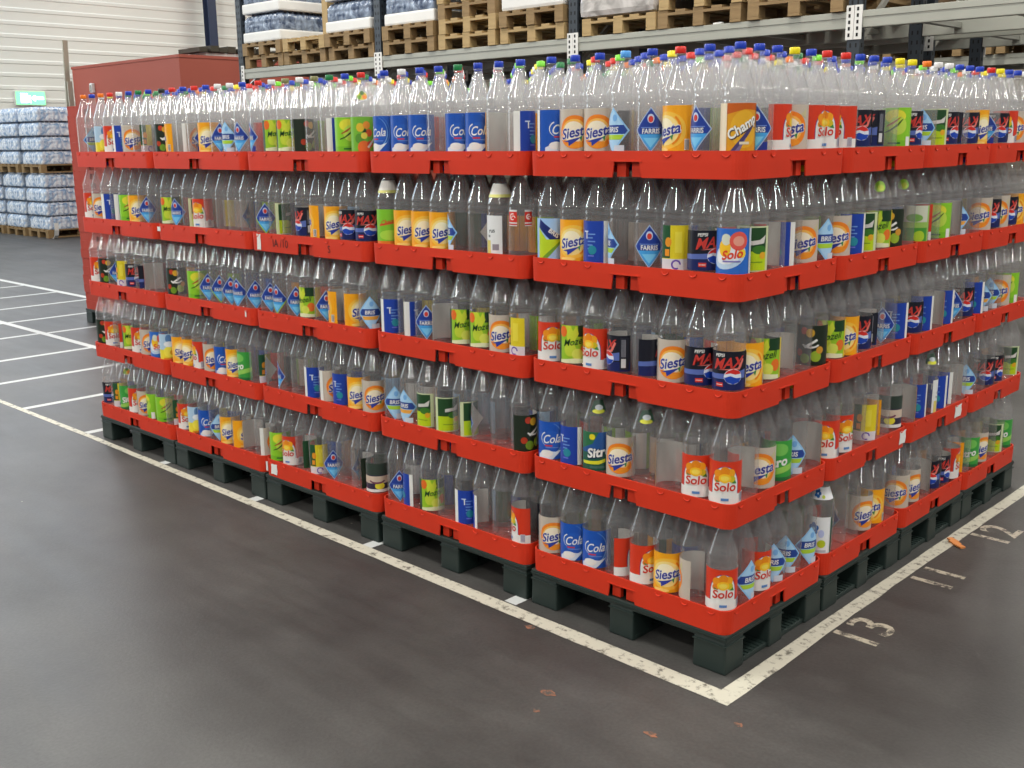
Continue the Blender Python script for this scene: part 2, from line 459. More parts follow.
def art_L():
    a = base(Art(), .15, (140, 204, 44))
    a.E(0, .100, .036, .022, (226, 222, 60)); a.R(-.075, 0, .075, .022, (120, 190, 40)); a.E(.01, .070, .030, .030, (190, 220, 80))
    a.P([(-.034, .046), (-.014, .052), (.012, .070), (.028, .092), (.022, .090), (.006, .074), (-.014, .058), (-.034, .050)], (60, 96, 30))
    a.P([(-.028, .066), (-.004, .076), (.020, .098), (.014, .096), (-.008, .082), (-.028, .070)], (170, 90, 40)); a.R(-.02, .010, .02, .016, (40, 110, 40))
    a.R(.04, 0, .06, .034, WHITE)
    return a
def art_Lr():
    a = base(Art(), .16, (128, 196, 46)); a.R(-.08, 0, .08, .012, (226, 120, 40))
    a.P([(-.04, .074), (.04, .088), (.04, .080), (-.038, .066)], (206, 96, 46)); a.E(0, .034, .04, .018, (170, 214, 70))
    a.T('Champ', .022, 0, .076, (208, 70, 36), 10, .3, .02)
    return a
def art_Fr():
    a = base(Art(), .15, (118, 182, 52))
    for x, y, r, c in ((-.012, .09, .016, (230, 190, 50)), (.012, .098, .014, (240, 150, 50)), (.02, .07, .014, (220, 90, 40)), (-.016, .05, .018, (90, 150, 50)),
                       (.002, .06, .012, (236, 216, 80)), (.0, .018, .024, (230, 110, 44)), (.024, .03, .012, (210, 70, 40))): a.E(x, y, r, r, c, 14)
    a.P([(-.006, .07), (.006, .088), (.012, .074)], (40, 70, 30)); a.P([(.012, .02), (.05, .064), (.05, .056), (.018, .014)], (230, 230, 210))
    return a
def art_G():
    a = base(Art(), .11, (206, 216, 170)); a.R(-.042, .004, .042, .124, (32, 72, 36)); a.R(-.042, .004, .042, .058, (186, 214, 26))
    a.E(.02, .062, .022, .012, (60, 120, 40)); a.P([(-.012, .074), (.034, .080), (.040, .104), (.020, .090), (-.012, .086)], (214, 210, 206))
    a.E(.03, .046, .010, .010, (226, 170, 40)); a.R(-.02, .026, .03, .029, (120, 160, 30))
    return a
def art_G2():
    a = base(Art(), .12, (150, 190, 90)); a.R(-.05, .07, .05, H, (206, 210, 190)); a.R(-.05, .0, .05, .05, (70, 150, 50)); a.E(.02, .02, .02, .02, (170, 206, 50)); a.E(0, .085, .03, .014, (120, 170, 80))
    return a
def art_K():
    a = base(Art(), .15, (30, 42, 28))
    for x, y, r, c in ((-.02, .11, .012, (190, 60, 36)), (.0, .104, .014, (220, 170, 50)), (.02, .03, .018, (150, 180, 50)), (-.015, .022, .016, (110, 150, 40)), (.032, .05, .012, (210, 150, 50)), (-.035, .04, .012, (180, 60, 30))):
        a.E(x, y, r, r, c, 12)
    a.arc(.002, .072, .026, 200, 340, .006, WHITE, ry=.014); a.P([(-.02, .06), (.02, .086), (.024, .08), (-.014, .054)], WHITE)
    return a
def art_Kp():
    a = base(Art(), .18, (52, 44, 70), .118); a.R(-.09, .07, .09, .118, (50, 64, 56)); a.R(-.09, .036, .09, .066, (210, 190, 170)); a.E(.01, .026, .020, .014, (230, 220, 60)); a.R(-.09, 0, .09, .012, (230, 230, 226))
    a.arc(0, .05, .03, 190, 350, .008, (120, 70, 90), ry=.012)
    return a
def art_W():
    a = base(Art(), .10, (236, 238, 240))
    for k in range(5):
        t = rad(72 * k + 90); a.E(-.014 + .010 * math.cos(t), .086 + .013 * math.sin(t), .008, .010, (30, 100, 180), 10)
    a.E(-.014, .086, .006, .007, (140, 190, 226), 10); a.E(.012, .070, .010, .014, (190, 200, 240), 12); a.E(.014, .034, .014, .014, (190, 206, 40), 16); a.R(-.03, .004, .03, .012, (190, 196, 206)); a.R(.044, 0, .05, H, (40, 80, 60))
    return a
def art_Wt():
    a = base(Art(), .075, (232, 234, 234)); a.T('rus', .020, 0, .072, (50, 54, 60), 4, 0, .02); a.T('ie', .016, -.012, .056, (50, 54, 60), 4, 0, .02); a.R(-.028, .0, -.006, .046, (222, 206, 110)); a.R(.002, .014, .026, .034, (150, 140, 150))
    return a
def art_R():
    a = Art(); 
    for x, w in ((-.030, .034), (.026, .026)):
        a.R(x - w / 2, .098, x + w / 2, .150, (226, 226, 224)); a.R(x - w / 2, .110, x + w / 2, .144, (214, 50, 34)); a.R(x - w / 2, .101, x + w / 2, .106, (200, 70, 60))
        a.arc(x, .128, w * .28, 60, 300, .004, (246, 226, 220)); a.arc(x + w * .1, .124, w * .2, 0, 180, .003, (246, 226, 220))
    return a
def art_Y():
    a = base(Art(), .14, (44, 108, 200)); a.E(-.014, .052, .052, .034, (190, 216, 240), 24, rot=rad(20)); a.E(-.012, .058, .044, .026, (236, 240, 246), 20, rot=rad(20))
    a.E(-.026, .074, .018, .024, (246, 196, 40)); a.E(-.022, .098, .014, .016, (214, 220, 200)); a.E(.024, .060, .012, .012, (246, 210, 60))
    a.E(.014, .094, .026, .026, (226, 90, 80), 20); a.E(.014, .094, .016, .014, (234, 160, 140), 14)
    a.T('Solo', .034, -.004, .046, (224, 70, 40), 8, .3, .03); a.R(-.03, .036, .02, .040, (130, 120, 190)); a.R(.05, 0, .07, H, (206, 214, 226))
    return a
def art_Y2():
    a = base(Art(), .15, (238, 222, 60)); a.R(-.075, .05, .075, H, (176, 206, 230)); a.E(0, .04, .03, .026, (250, 236, 80)); a.E(0, .104, .016, .022, (90, 130, 180)); a.E(0, .078, .026, .014, (236, 240, 244)); a.R(-.03, .0, .03, .010, (226, 140, 40)); a.E(.012, .036, .010, .012, (230, 170, 30))
    return a
def art_O():
    a = base(Art(), .085, (226, 206, 40)); a.R(-.0425, .034, -.014, H, (34, 84, 50)); a.R(-.0425, 0, .0425, .032, (222, 216, 222)); a.arc(.004, .016, .012, 0, 300, .005, (110, 80, 170)); a.R(.0, .05, .02, .11, (236, 220, 70)); a.E(-.02, .08, .010, .014, (230, 150, 40))
    a.R(-.03, .040, -.016, .060, (240, 150, 40))
    return a
def art_Si():
    a = base(Art(), .165, (30, 90, 70)); a.R(-.0825, .06, .0825, H, (36, 84, 150)); a.P([(-.0825, H), (.0, H), (-.02, .09), (-.0825, .06)], (44, 110, 70)); a.E(-.022, .112, .010, .010, (230, 214, 40))
    a.P([(-.06, .030), (.0, .034), (.06, .050), (.06, .040), (.0, .022), (-.06, .02)], (222, 222, 50))
    a.T('Sitro', .042, .004, .046, (16, 40, 70), 8, .2, .08); a.T('Sitro', .042, .002, .048, WHITE, 8, .2, .035); a.R(-.03, .008, .03, .016, (70, 110, 100))
    return a
def art_Sg():
    a = base(Art(), .15, (60, 160, 64)); a.E(.01, .10, .03, .02, (120, 196, 90)); a.P([(-.075, .02), (.075, .06), (.075, .04), (-.075, 0)], (150, 206, 90)); a.T('Sitro', .040, 0, .044, WHITE, 14, .2, .035); a.R(-.075, 0, .075, .012, (40, 110, 60))
    return a
def art_Ch():
    a = base(Art(), .17, (218, 152, 28)); a.P([(-.085, H), (.085, H), (.085, .106), (.0, .112), (-.085, .090)], (196, 92, 24)); a.E(0, .06, .04, .05, (228, 172, 40)); a.P([(-.04, 0), (-.024, 0), (.020, .056), (.034, .076), (.010, .060)], (70, 60, 110)); a.P([(-.028, 0), (-.014, 0), (.006, .040)], (120, 110, 150))
    a.T('Champ', .036, .002, .054, (70, 56, 60), 32, .15, .06, .92); a.T('Champ', .036, .0, .056, WHITE, 32, .15, .03, .92); a.R(-.014, .02, .014, .027, (226, 216, 190)); a.R(-.085, 0, -.05, H, (236, 220, 190)); a.R(.05, 0, .085, H, (238, 206, 60))
    return a

ARTS = {'S': art_S, 's': art_s, 'C': art_C, 'B': art_B, 'So': art_So, 'F': art_F, 'Fg': art_Fg, 'Fb': art_Fb, 'f': art_f, 'fo': art_fo, 'D': art_D, 'P': art_P, 'V': art_V,
        'L': art_L, 'Lr': art_Lr, 'Fr': art_Fr, 'G': art_G, 'G2': art_G2, 'K': art_K, 'Kp': art_Kp, 'W': art_W, 'Wt': art_Wt, 'R': art_R, 'Y': art_Y,
        'Y2': art_Y2, 'O': art_O, 'Si': art_Si, 'Sg': art_Sg, 'Ch': art_Ch}
LOOK = {'S': 'yellow-orange labelled', 's': 'orange-ringed pale labelled', 'C': 'blue-labelled', 'B': 'royal-blue white-edged', 'So': 'red-and-white fruit-labelled', 'F': 'blue-diamond labelled',
        'Fg': 'green-edged blue-diamond', 'Fb': 'blue-diamond labelled', 'f': 'light-blue-diamond labelled', 'fo': 'light-blue-diamond labelled', 'D': 'blue-and-lime labelled', 'P': 'black-labelled', 'V': 'lime-green fruit-labelled',
        'L': 'bright green labelled', 'Lr': 'green-and-red labelled', 'Fr': 'green mixed-fruit labelled', 'G': 'dark-green-over-yellow labelled', 'G2': 'pale green labelled', 'K': 'dark fruit-labelled',
        'Kp': 'dark purple-banded', 'W': 'white blue-flower labelled', 'Wt': 'narrow white labelled', 'R': 'small-red-square labelled', 'Y': 'blue-and-yellow fruit-labelled', 'Y2': 'yellow-and-blue labelled',
        'O': 'narrow yellow labelled', 'Si': 'dark-green-and-blue labelled', 'Sg': 'green-labelled', 'Ch': 'amber-labelled', 'n': 'bare unlabelled', 'x': 'turned white-backed'}
LABEL_ME = {k: wrap_print('label_print_' + k, f(), .020 if k not in ('P', 'V', 'Kp') else .026) for k, f in ARTS.items()}

# ------------------------------------------------------------------ bottle
BH = .308
PROF = [(.030, .006), (.038, .001), (.0435, .004), (.0455, .012), (.0458, .020), (.0458, .148), (.0463, .152), (.0447, .156), (.0447, .162), (.0462, .166), (.0462, .171), (.0449, .175), (.0449, .181),
        (.0463, .1855), (.0452, .190), (.0440, .1935), (.0385, .209), (.0330, .2245), (.0275, .240), (.0220, .2555), (.0168, .270), (.0140, .2765), (.0130, .2845), (.0165, .2855), (.0165, .2875), (.0130, .2885), (.0130, .305)]
def bumps(i, k): return (.0009 if (k % 2 == 0) else -.0007) if i == 14 else 0
def body_mesh():
    b = MB(); b.lathe(PROF, 32, 0, bumps, True, True, False)
    me = b.mesh('bottle_body', M['film']); return me
BODY = body_mesh()
def cap_mesh(k):
    b = MB(); n = 24
    b.lathe([(.0146, .2887), (.0151, .290), (.0151, .305), (.0139, .3078), (.004, .3080)], n, 0, lambda i, q: (.0004 if q % 2 else 0) if i in (1, 2) else 0, True, True, True)
    return b.mesh('cap_' + k, M['cap_' + k])
CAP = {k: cap_mesh(k) for k in CAPS}
def cone_r(z):
    for (r0_, z0_), (r1_, z1_) in zip(PROF, PROF[1:]):
        if z0_ <= z <= z1_: return r0_ + (r1_ - r0_) * (z - z0_) / (z1_ - z0_) + .0006
    return .02
def neck_print(kind):
    a = Art()
    if kind == 'w': a.R(-.075, 0, .075, .044, PAPER).R(-.075, 0, .075, .044, (226, 222, 214)).R(-.075, 0, .075, .010, (218, 214, 120))
    if kind == 'b':
        a.R(-.06, 0, .06, .040, PAPER).R(-.06, 0, .06, .040, (232, 234, 236))
        for q in range(5): a.E(-.008 + .008 * math.cos(rad(72 * q)), .020 + .009 * math.sin(rad(72 * q)), .006, .006, (24, 90, 160), 8)
        a.E(.014, .010, .006, .006, (190, 206, 60), 10)
    if kind == 'f': a.E(0, .016, .022, .014, PAPER).E(0, .016, .022, .014, (214, 200, 50)).E(.010, .012, .010, .008, (230, 130, 40)).E(-.012, .012, .009, .008, (110, 160, 50)).E(0, .026, .010, .008, (70, 110, 40))
    if kind == 'l': a.E(0, .020, .022, .018, PAPER).E(0, .020, .022, .018, (150, 200, 50)).E(.004, .016, .012, .010, (200, 214, 70))
    if kind == 's': a.P([(-.03, .004), (.03, .008), (.024, .044), (-.022, .040)], PAPER).P([(-.03, .004), (.03, .008), (.024, .044), (-.022, .040)], (46, 78, 60)).E(0, .008, .022, .007, (220, 220, 60)).E(.002, .020, .016, .008, (206, 214, 220))
    return wrap_print('neck_print_' + kind, a, .207, cone_r)
NECK = {k: neck_print(k) for k in 'wbfls'}

# ------------------------------------------------------------------ red crate
TL, TW, TH, TR = .787, .589, .0765, .038
DECK = TH - .024
def crate_mesh():
    b = MB(); bm = b.bm
    def outline(inset, bottom):
        L2, W2, r = TL / 2 - inset, TW / 2 - inset, max(.004, TR - inset)
        nl, ns = (.054 if bottom else .046), (.046 if bottom else .039)
        pts = []  # (x, y, is_notch_start)
        def corner(cx, cy, a0):
            for k in range(7):
                a = rad(a0 + 15 * k); pts.append((cx + r * math.cos(a), cy + r * math.sin(a), 0))
        pts.append((-nl, -W2, 1)); pts.append((nl, -W2, 0))
        corner(L2 - r, -W2 + r, -90)
        pts.append((L2, -ns, 1)); pts.append((L2, ns, 0))
        corner(L2 - r, W2 - r, 0)
        pts.append((nl, W2, 1)); pts.append((-nl, W2, 0))
        corner(-L2 + r, W2 - r, 90)
        pts.append((-L2, ns, 1)); pts.append((-L2, -ns, 0))
        corner(-L2 + r, -W2 + r, 180)
        return pts
    zs = [0, .045, TH]
    rings = {}
    for side, ins in ((0, 0), (1, .0045)):
        for zi, z in enumerate(zs):
            o = outline(ins + (.0015 if zi == 0 else 0), zi == 0)
            rings[side, zi] = [bm.verts.new((x, y, z)) for x, y, _ in o]
            flags = [f for _, _, f in o]
    n = len(flags)
    for zi in (0, 1):
        for k in range(n):
            if zi == 0 and flags[k]: continue
            j = (k + 1) % n
            A = rings[0, zi]; B = rings[0, zi + 1]; f = bm.faces.new([A[k], A[j], B[j], B[k]])
            A = rings[1, zi]; B = rings[1, zi + 1]; f = bm.faces.new([A[j], A[k], B[k], B[j]])
    for k in range(n):
        j = (k + 1) % n
        bm.faces.new([rings[0, 2][k], rings[0, 2][j], rings[1, 2][j], rings[1, 2][k]])
        if flags[k]:
            bm.faces.new([rings[0, 1][j], rings[0, 1][k], rings[1, 1][k], rings[1, 1][j]])
            for q in (k, j): bm.faces.new([rings[0, 0][q], rings[0, 1][q], rings[1, 1][q], rings[1, 0][q]])
        else:
            bm.faces.new([rings[0, 0][j], rings[0, 0][k], rings[1, 0][k], rings[1, 0][j]])
    ol = [(x, y) for x, y, _ in outline(.003, False)]
    dt = [bm.verts.new((x, y, DECK)) for x, y in ol]; db = [bm.verts.new((x, y, DECK - .003)) for x, y in ol]
    bm.faces.new(dt); bm.faces.new(db[::-1])
    for k in range(len(ol)): bm.faces.new([db[k], db[(k + 1) % len(ol)], dt[(k + 1) % len(ol)], dt[k]])
    # low rings that seat the bottles
    for i in range(8):
        for j in range(6):
            x, y = (i - 3.5) * .0965, (j - 2.5) * .0965
            n8 = 12; r1, r2 = .0475, .0462
            o = [bm.verts.new((x + r1 * math.cos(2 * PI * q / n8), y + r1 * math.sin(2 * PI * q / n8), DECK)) for q in range(n8)]
            t = [bm.verts.new((x + r2 * math.cos(2 * PI * q / n8), y + r2 * math.sin(2 * PI * q / n8), DECK + .004)) for q in range(n8)]
            for q in range(n8): bm.faces.new([o[q], o[(q + 1) % n8], t[(q + 1) % n8], t[q]])
    # sockets under the deck that take the caps of the tier below
            so = [bm.verts.new((x + .019 * math.cos(2 * PI * q / n8), y + .019 * math.sin(2 * PI * q / n8), DECK - .003)) for q in range(n8)]
            st = [bm.verts.new((x + .017 * math.cos(2 * PI * q / n8), y + .017 * math.sin(2 * PI * q / n8), DECK - .0235)) for q in range(n8)]
            for q in range(n8): bm.faces.new([so[q], st[q], st[(q + 1) % n8], so[(q + 1) % n8]])
            bm.faces.new([st[q] for q in range(n8)][::-1])
    # grip ridge over each notch, posts inside the notch, moulded crescents
    def side(place, half, nb, nh):
        def bx(u0, d0, z0, u1, d1, z1):
            p, q = place(u0, d0), place(u1, d1)
            b.box(min(p[0], q[0]), min(p[1], q[1]), z0, max(p[0], q[0]), max(p[1], q[1]), z1)
        bx(-nh - .010, -.0015, .0455, nh + .010, .002, .0490)
        for s in (-1, 1):
            bx(s * nh * .25, .013, .002, s * nh * .96, .028, DECK - .004)
        for k in range(nb):
            u = (k - (nb - 1) / 2) * .0965
            if abs(u) < nh + .012: continue
            pts = []
            for q in range(7):
                a = rad(200 + q * 140 / 6); pu, pz = u + .0135 * math.cos(a), TH - .004 + .0135 * math.sin(a)
                X, Y = place(pu, -.0003); pts.append((X, Y, pz))
            b.tube(pts, .0022, 6)
    side(lambda u, d: (u, -TW / 2 + d), TL / 2, 8, .046)
    side(lambda u, d: (u, TW / 2 - d), TL / 2, 8, .046)
    side(lambda u, d: (TL / 2 - d, u), TW / 2, 6, .039)
    side(lambda u, d: (-TL / 2 + d, u), TW / 2, 6, .039)
    return b.mesh('bottle_crate', M['red'], recalc=False)
CRATE = crate_mesh()
EMPTYCRATE = CRATE.copy(); EMPTYCRATE.materials[0] = pbr('dull_red_crate_plastic', (168, 64, 50), .6, var=.12, scale=9, spec=.2)  # empty stack: same crate in a darker, less saturated red

# ------------------------------------------------------------------ green pallet
PH = .1262
def deck_mesh():
    b = MB()
    b.box(-.3925, -.2935, .109, .3925, .2935, PH, bev=.005)
    b.box(-.390, -.291, .103, .390, .291, .109)
    for s in (-1, 1): b.box(-.393, s * .2935 - .002, .113, .393, s * .2935 + .002, .116)
    for s in (-1, 1): b.box(s * .3925 - .002, -.294, .113, s * .3925 + .002, .294, .116)
    return b.mesh('pallet_deck', M['green'])
def block_mesh(w, d):
    b = MB(); b.box(-w / 2, -d / 2, 0, w / 2, d / 2, .104, bev=.006, taper=.002)
    b.box(-w / 2 - .0015, -d / 2 - .0015, .090, w / 2 + .0015, d / 2 + .0015, .094)
    return b.mesh('pallet_block', M['green'])
def runner_mesh():
    b = MB(); b.box(-.05, -.285, 0.0005, .05, .285, .016, bev=.003)
    for k in range(26): b.box(-.046, -.27 + k * .021, .016, .046, -.262 + k * .021, .0195)
    return b.mesh('pallet_runner', M['green'])
PDECK, PRUN = deck_mesh(), runner_mesh()
PBLOCK = {(i, j): block_mesh(.098 if i == 1 else .116, .080 if j == 1 else .104) for i in (0, 1) for j in (0, 1)}
def green_pallet(x, y, label, group, rz=0):
    t = thing('plastic_pallet', label, 'pallet', (x, y, 0), rz, group)
    mesh_obj('deck', PDECK, t)
    for i, bx in enumerate((-.334, 0, .334)):
        for j, by in enumerate((-.2415, 0, .2415)):
            mesh_obj('block', PBLOCK[int(i == 1), int(j == 1)], t, (bx, by, 0))
        mesh_obj('runner', PRUN, t, (bx, 0, 0))
    return t

# ------------------------------------------------------------------ the block of crates
XB = [0, -.796, -1.614, -2.411, -3.207, -4.003]          # gaps between stacks along the long side
YB = [0, .598, 1.206, 1.803, 2.399]
TP = .3333
TIER = ['bottom tier', 'second tier up', 'middle tier', 'fourth tier up', 'top tier']
ORD = ['first', 'second', 'third', 'fourth', 'fifth', 'sixth', 'seventh', 'eighth']
def stack_words(i, j):
    if i == 0 and j == 0: return 'corner stack'
    if j == 0: return ORD[i] + ' long-side stack from the corner'
    if i == 0: return ORD[j] + ' short-side stack from the corner'
    return None
CRATES = {}
rng = random.Random(3)
for i in range(5):
    for j in range(4):
        x, y = (XB[i] + XB[i + 1]) / 2, (YB[j] + YB[j + 1]) / 2
        w = stack_words(i, j)
        green_pallet(x, y, ('dark green plastic pallet under the ' + w) if w else 'dark green plastic pallet inside the block, behind the outer stacks',
                     'pallets under the crate stacks' if w else 'pallets hidden inside the block')
        for k in range(5):
            o = mesh_obj('bottle_crate', CRATE)
            dx, dy, rz = rng.uniform(-.001, .001), rng.uniform(-.001, .001), rad(rng.uniform(-.06, .06))
            if k == 0: dx = dy = 0
            o.location = (x + dx, y + dy, PH + .0003 + k * TP); o.rotation_euler = (0, 0, rz)
            CRATES[i, j, k] = o
            tag(o, ('red plastic bottle crate, %s, %s' % (TIER[k], w)) if w else 'red plastic bottle crate inside the block, behind the outer stacks', 'crate',
                'red bottle crates of the outer stacks' if w else 'crates hidden inside the block')

# bottle positions of a crate
def spot(i, j, k, a, b):
    o = CRATES[i, j, k]
    c, s = math.cos(o.rotation_euler.z), math.sin(o.rotation_euler.z)
    lx, ly = (a - 3.5) * .0965, (b - 2.5) * .0965
    return o.location.x + lx * c - ly * s, o.location.y + lx * s + ly * c, o.location.z + DECK + .0004

ROT = {'': 0, '1': 42, '2': 80, '3': 118, '-1': -42, '-2': -80, '-3': -118, '5': 18}
# the outer row of bottles as the photograph shows them; code, turn of the label, ^ marks a sticker on the neck
LONG = {  # [tier][stack from the corner], far end of the crate first
 4: ['C1 s s f-1 F S-1 F-1 Ch5', 'C-1 C C n C C x B1', 'Fb-2 V V K1 n B1 L Fr^f', 'K S-3 s2 Fb1 S F f-1 F-1', 'f1 n Y2 So B s O1 n'],
 3: ['D S B-1 f-2 F O P5 Y', 'Lr^w S S S f-2 F3 Wt-1^w R', 'Fg G1 n P-2 S-3 S P-1 P', 'V F-1 G1 So-1 n n F2 n', 'So s B B1 L S F n'],
 2: ['So V So-1 P-2 P2 s P5 P', 'B B1 F x V V s O-1', 'F Fg-1 F V-1 F S-3 S1 fo', 'K F2 L F Fg F F-1 F', 'So K F O-1 P P2 x n'],
 1: ['C B-1 Si^s s n^s x So So', 'f fo-1 G-1 G G1 F-3 n K1', 'F-3 F-2 F2 B s1 B-1 S s', 'S S-1 So-2 s C S Sg-2 O1', 'K So So2 V So s Y Y2'],
 0: ['s C C So2 So1 S s-3 So', 'F B-2 V Fb2 B B-3 F2 So-2', 'L So-1 V2 O F F2 K2 Kp', 'So Y2 C f S S1 x s2', 'P O Sg^f So s L-2 L O1'],
}
SHORT = {  # [tier][stack from the corner], near end first; the corner bottle itself is in LONG
 4: ['Fb So2 s So2 So', 'So-1 P P-1 n L P1', 'f G P1 P-2 P S1', 'Fb P So s S n'],
 3: ['G So-3 B-1 s f1', 's B G V^l K n^l', 'G2 So-2 L x fo n', 's P s P S n'],
 2: ['S V P-3 n K', 'V S P P-2 F B', 'P B x B F P', 'B fo f s L n'],
 1: ['So-3 s Sg f x', 'So So1 n O S-2 Kp', 'x B Wt2^s B B-1 s-3', 'f n P P1 n G'],
 0: ['f1 So1 f f f1', 'W^b n F-2 s1 S n', 's s1 x P P1 So2', 'S-2 Sg s1 n G Sg'],
}
CAPL = ['b b b c b r b b', 'b w b b g b b b', 'r w v w v g b r', 'k r b r b w w b', 'o b o r w b g b']
CAPS_SHORT = ['b b y b r', 'r b b b y y', 'o w w b b b', 'r y b b w g']
def parse(t):
    nk = None
    if '^' in t: t, nk = t.split('^')
    i = len(t)
    while i > 0 and t[i - 1] in '-1235': i -= 1
    c, r = t[:i], t[i:]
    if c == 'Y' and r == '2': c, r = 'Y2', ''
    if c == 'G' and r == '2': c, r = 'G2', ''
    return c, ROT[r], nk

brng = random.Random(11)
used = {}
def bottle(pos, code, capk, label):
    c, rot, nk = parse(code)
    x, y, z = pos
    rz = math.atan2(CY - y, CX - x) + PI / 2 + rad(rot + brng.uniform(-7, 7))
    t = thing('bottle', label % LOOK[c], 'bottle', (x, y, z), rz, 'clear plastic bottles in the outer row of crates')
    mesh_obj('body', BODY, t)
    mesh_obj('cap', CAP[capk], t)
    if c == 'x':
        mesh_obj('label', LABEL_ME[brng.choice(['S', 'So', 's'])], t, rz=PI)
    elif c != 'n':
        mesh_obj('label', LABEL_ME[c], t)
    if nk: mesh_obj('neck_label', NECK[nk], t, rz=-rad(rot) * .6)
    return t
taken = set()
for k in range(5):
    for i in range(5):
        codes = LONG[k][i].split()
        for a in range(8):
            cap = CAPL[i].split()[a] if k == 4 else brng.choice('bbbrgywo')
            n = ORD[a] + ' from left'
            w = "corner stack's long side" if i == 0 else ORD[i] + ' long-side stack from corner'
            if i == 0 and a == 7: n = 'at the very corner'
            bottle(spot(i, 0, k, a, 0), codes[a], cap, '%%s bottle, %s, %s, %s' % (n, TIER[k], w))
            taken.add((i, 0, k, a, 0))
    for j in range(4):
        codes = SHORT[k][j].split()
        for q, code in enumerate(codes):
            b = q + 1 if j == 0 else q
            cap = CAPS_SHORT[j].split()[q] if k == 4 else brng.choice('bbbrgywo')
            w = "corner stack's short side" if j == 0 else ORD[j] + ' short-side stack from corner'
            n = (ORD[q] + ' behind corner bottle') if j == 0 else ORD[q] + ' from near end'
            bottle(spot(0, j, k, 7, b), code, cap, '%%s bottle, %s, %s, %s' % (n, TIER[k], w))
            taken.add((0, j, k, 7, b))

# all the bottles standing behind the outer row, one mass
def bottle_mass():
    n = 10
    prof = np.array([(.030, .002), (.0455, .008), (.0458, .189), (.0385, .209), (.0220, .2555), (.0140, .277), (.0135, .290)])
    capp = np.array([(.0150, .290), (.0150, .306), (.006, .308)])
    ang = np.arange(n) * 2 * PI / n
    def ringverts(P): return np.array([(r * math.cos(a), r * math.sin(a), z) for r, z in P for a in ang])
    def ringquads(m, off): return [(off + p * n + k, off + p * n + (k + 1) % n, off + (p + 1) * n + (k + 1) % n, off + (p + 1) * n + k) for p in range(m - 1) for k in range(n)]
    V0 = ringverts(prof); V1 = ringverts(capp)
    ln = 8; la = (np.arange(ln) / (ln - 1) - .5) * rad(200) - PI / 2
    V2 = np.array([(.0466 * math.cos(a), .0466 * math.sin(a), z) for z in (.024, .142) for a in la])
    Q0 = ringquads(len(prof), 0); o1 = len(V0); Q1 = ringquads(len(capp), o1); o2 = o1 + len(V1)
    Q1.append((o1 + 2 * n, o1 + 2 * n + 3, o1 + 2 * n + 6, o1 + 2 * n + 8))
    Q2 = [(o2 + k, o2 + k + 1, o2 + ln + k + 1, o2 + ln + k) for k in range(ln - 1)]
    V = np.concatenate([V0, V1, V2]); Q = np.array(Q0 + Q1 + Q2); nq0, nq1, nq2 = len(Q0), len(Q1), len(Q2)
    fcols = [(246, 168, 24), (198, 186, 172), (26, 84, 182), (216, 58, 30), (30, 60, 150), (160, 200, 236), (18, 20, 34), (150, 196, 40), (34, 72, 36), (226, 206, 40), (230, 230, 226)]
    ccols = ['b', 'b', 'b', 'b', 'r', 'r', 'w', 'g', 'y', 'o', 'l', 'b']
    av, aq, ac, am = [], [], [], []
    g = np.random.RandomState(5); nb = 0
    for i in range(5):
        for j in range(4):
            for k in range(5):
                if k < 4 and not (i == 0 or j == 0): continue
                for a in range(8):
                    for b in range(6):
                        if (i, j, k, a, b) in taken: continue
                        x, y, z = spot(i, j, k, a, b)
                        th = g.uniform(0, 2 * PI); c, s = math.cos(th), math.sin(th)
                        W = V.copy(); W[:, 0] = V[:, 0] * c - V[:, 1] * s + x; W[:, 1] = V[:, 0] * s + V[:, 1] * c + y; W[:, 2] += z
                        has = g.rand() < .85
                        av.append(W if has else W[:o2]); q = Q if has else Q[:nq0 + nq1]
                        aq.append(q + nb); nb += len(av[-1])
                        col = np.zeros((len(q), 4)); col[:, 3] = 1
                        col[nq0:nq0 + nq1, :3] = lin(CAPS[ccols[g.randint(len(ccols))]])
                        if has:
                            base_c = np.array(lin(fcols[g.randint(len(fcols))])); alt = np.array(lin(fcols[g.randint(len(fcols))]))
                            col[nq0 + nq1:, :3] = base_c
                            if g.rand() < .5: col[nq0 + nq1 + 2:nq0 + nq1 + 4, :3] = alt
                        ac.append(col); mi = np.ones(len(q), dtype=np.int32); mi[:nq0] = 0; am.append(mi)
    AV = np.concatenate(av); AQ = np.concatenate(aq); AC = np.concatenate(ac); AM = np.concatenate(am)
    me = bpy.data.meshes.new('bottle_mass')
    me.vertices.add(len(AV)); me.vertices.foreach_set('co', AV.astype(np.float32).ravel())
    me.loops.add(AQ.size); me.loops.foreach_set('vertex_index', AQ.astype(np.int32).ravel())
    me.polygons.add(len(AQ)); me.polygons.foreach_set('loop_start', (np.arange(len(AQ)) * 4).astype(np.int32))
    me.update(calc_edges=True)
    me.polygons.foreach_set('material_index', AM); me.polygons.foreach_set('use_smooth', np.ones(len(AQ), dtype=bool))
    at = me.attributes.new('print', 'FLOAT_COLOR', 'CORNER')
    at.data.foreach_set('color', np.repeat(AC, 4, axis=0).astype(np.float32).ravel())
    me.materials.append(M['film_far']); me.materials.append(M['print'])
    me.validate(); me.update()
    o = mesh_obj('packed_bottles', me)
    tag(o, 'mass of clear bottles packed behind the outer row in the red crates', 'bottles', None, 'stuff')
bottle_mass()

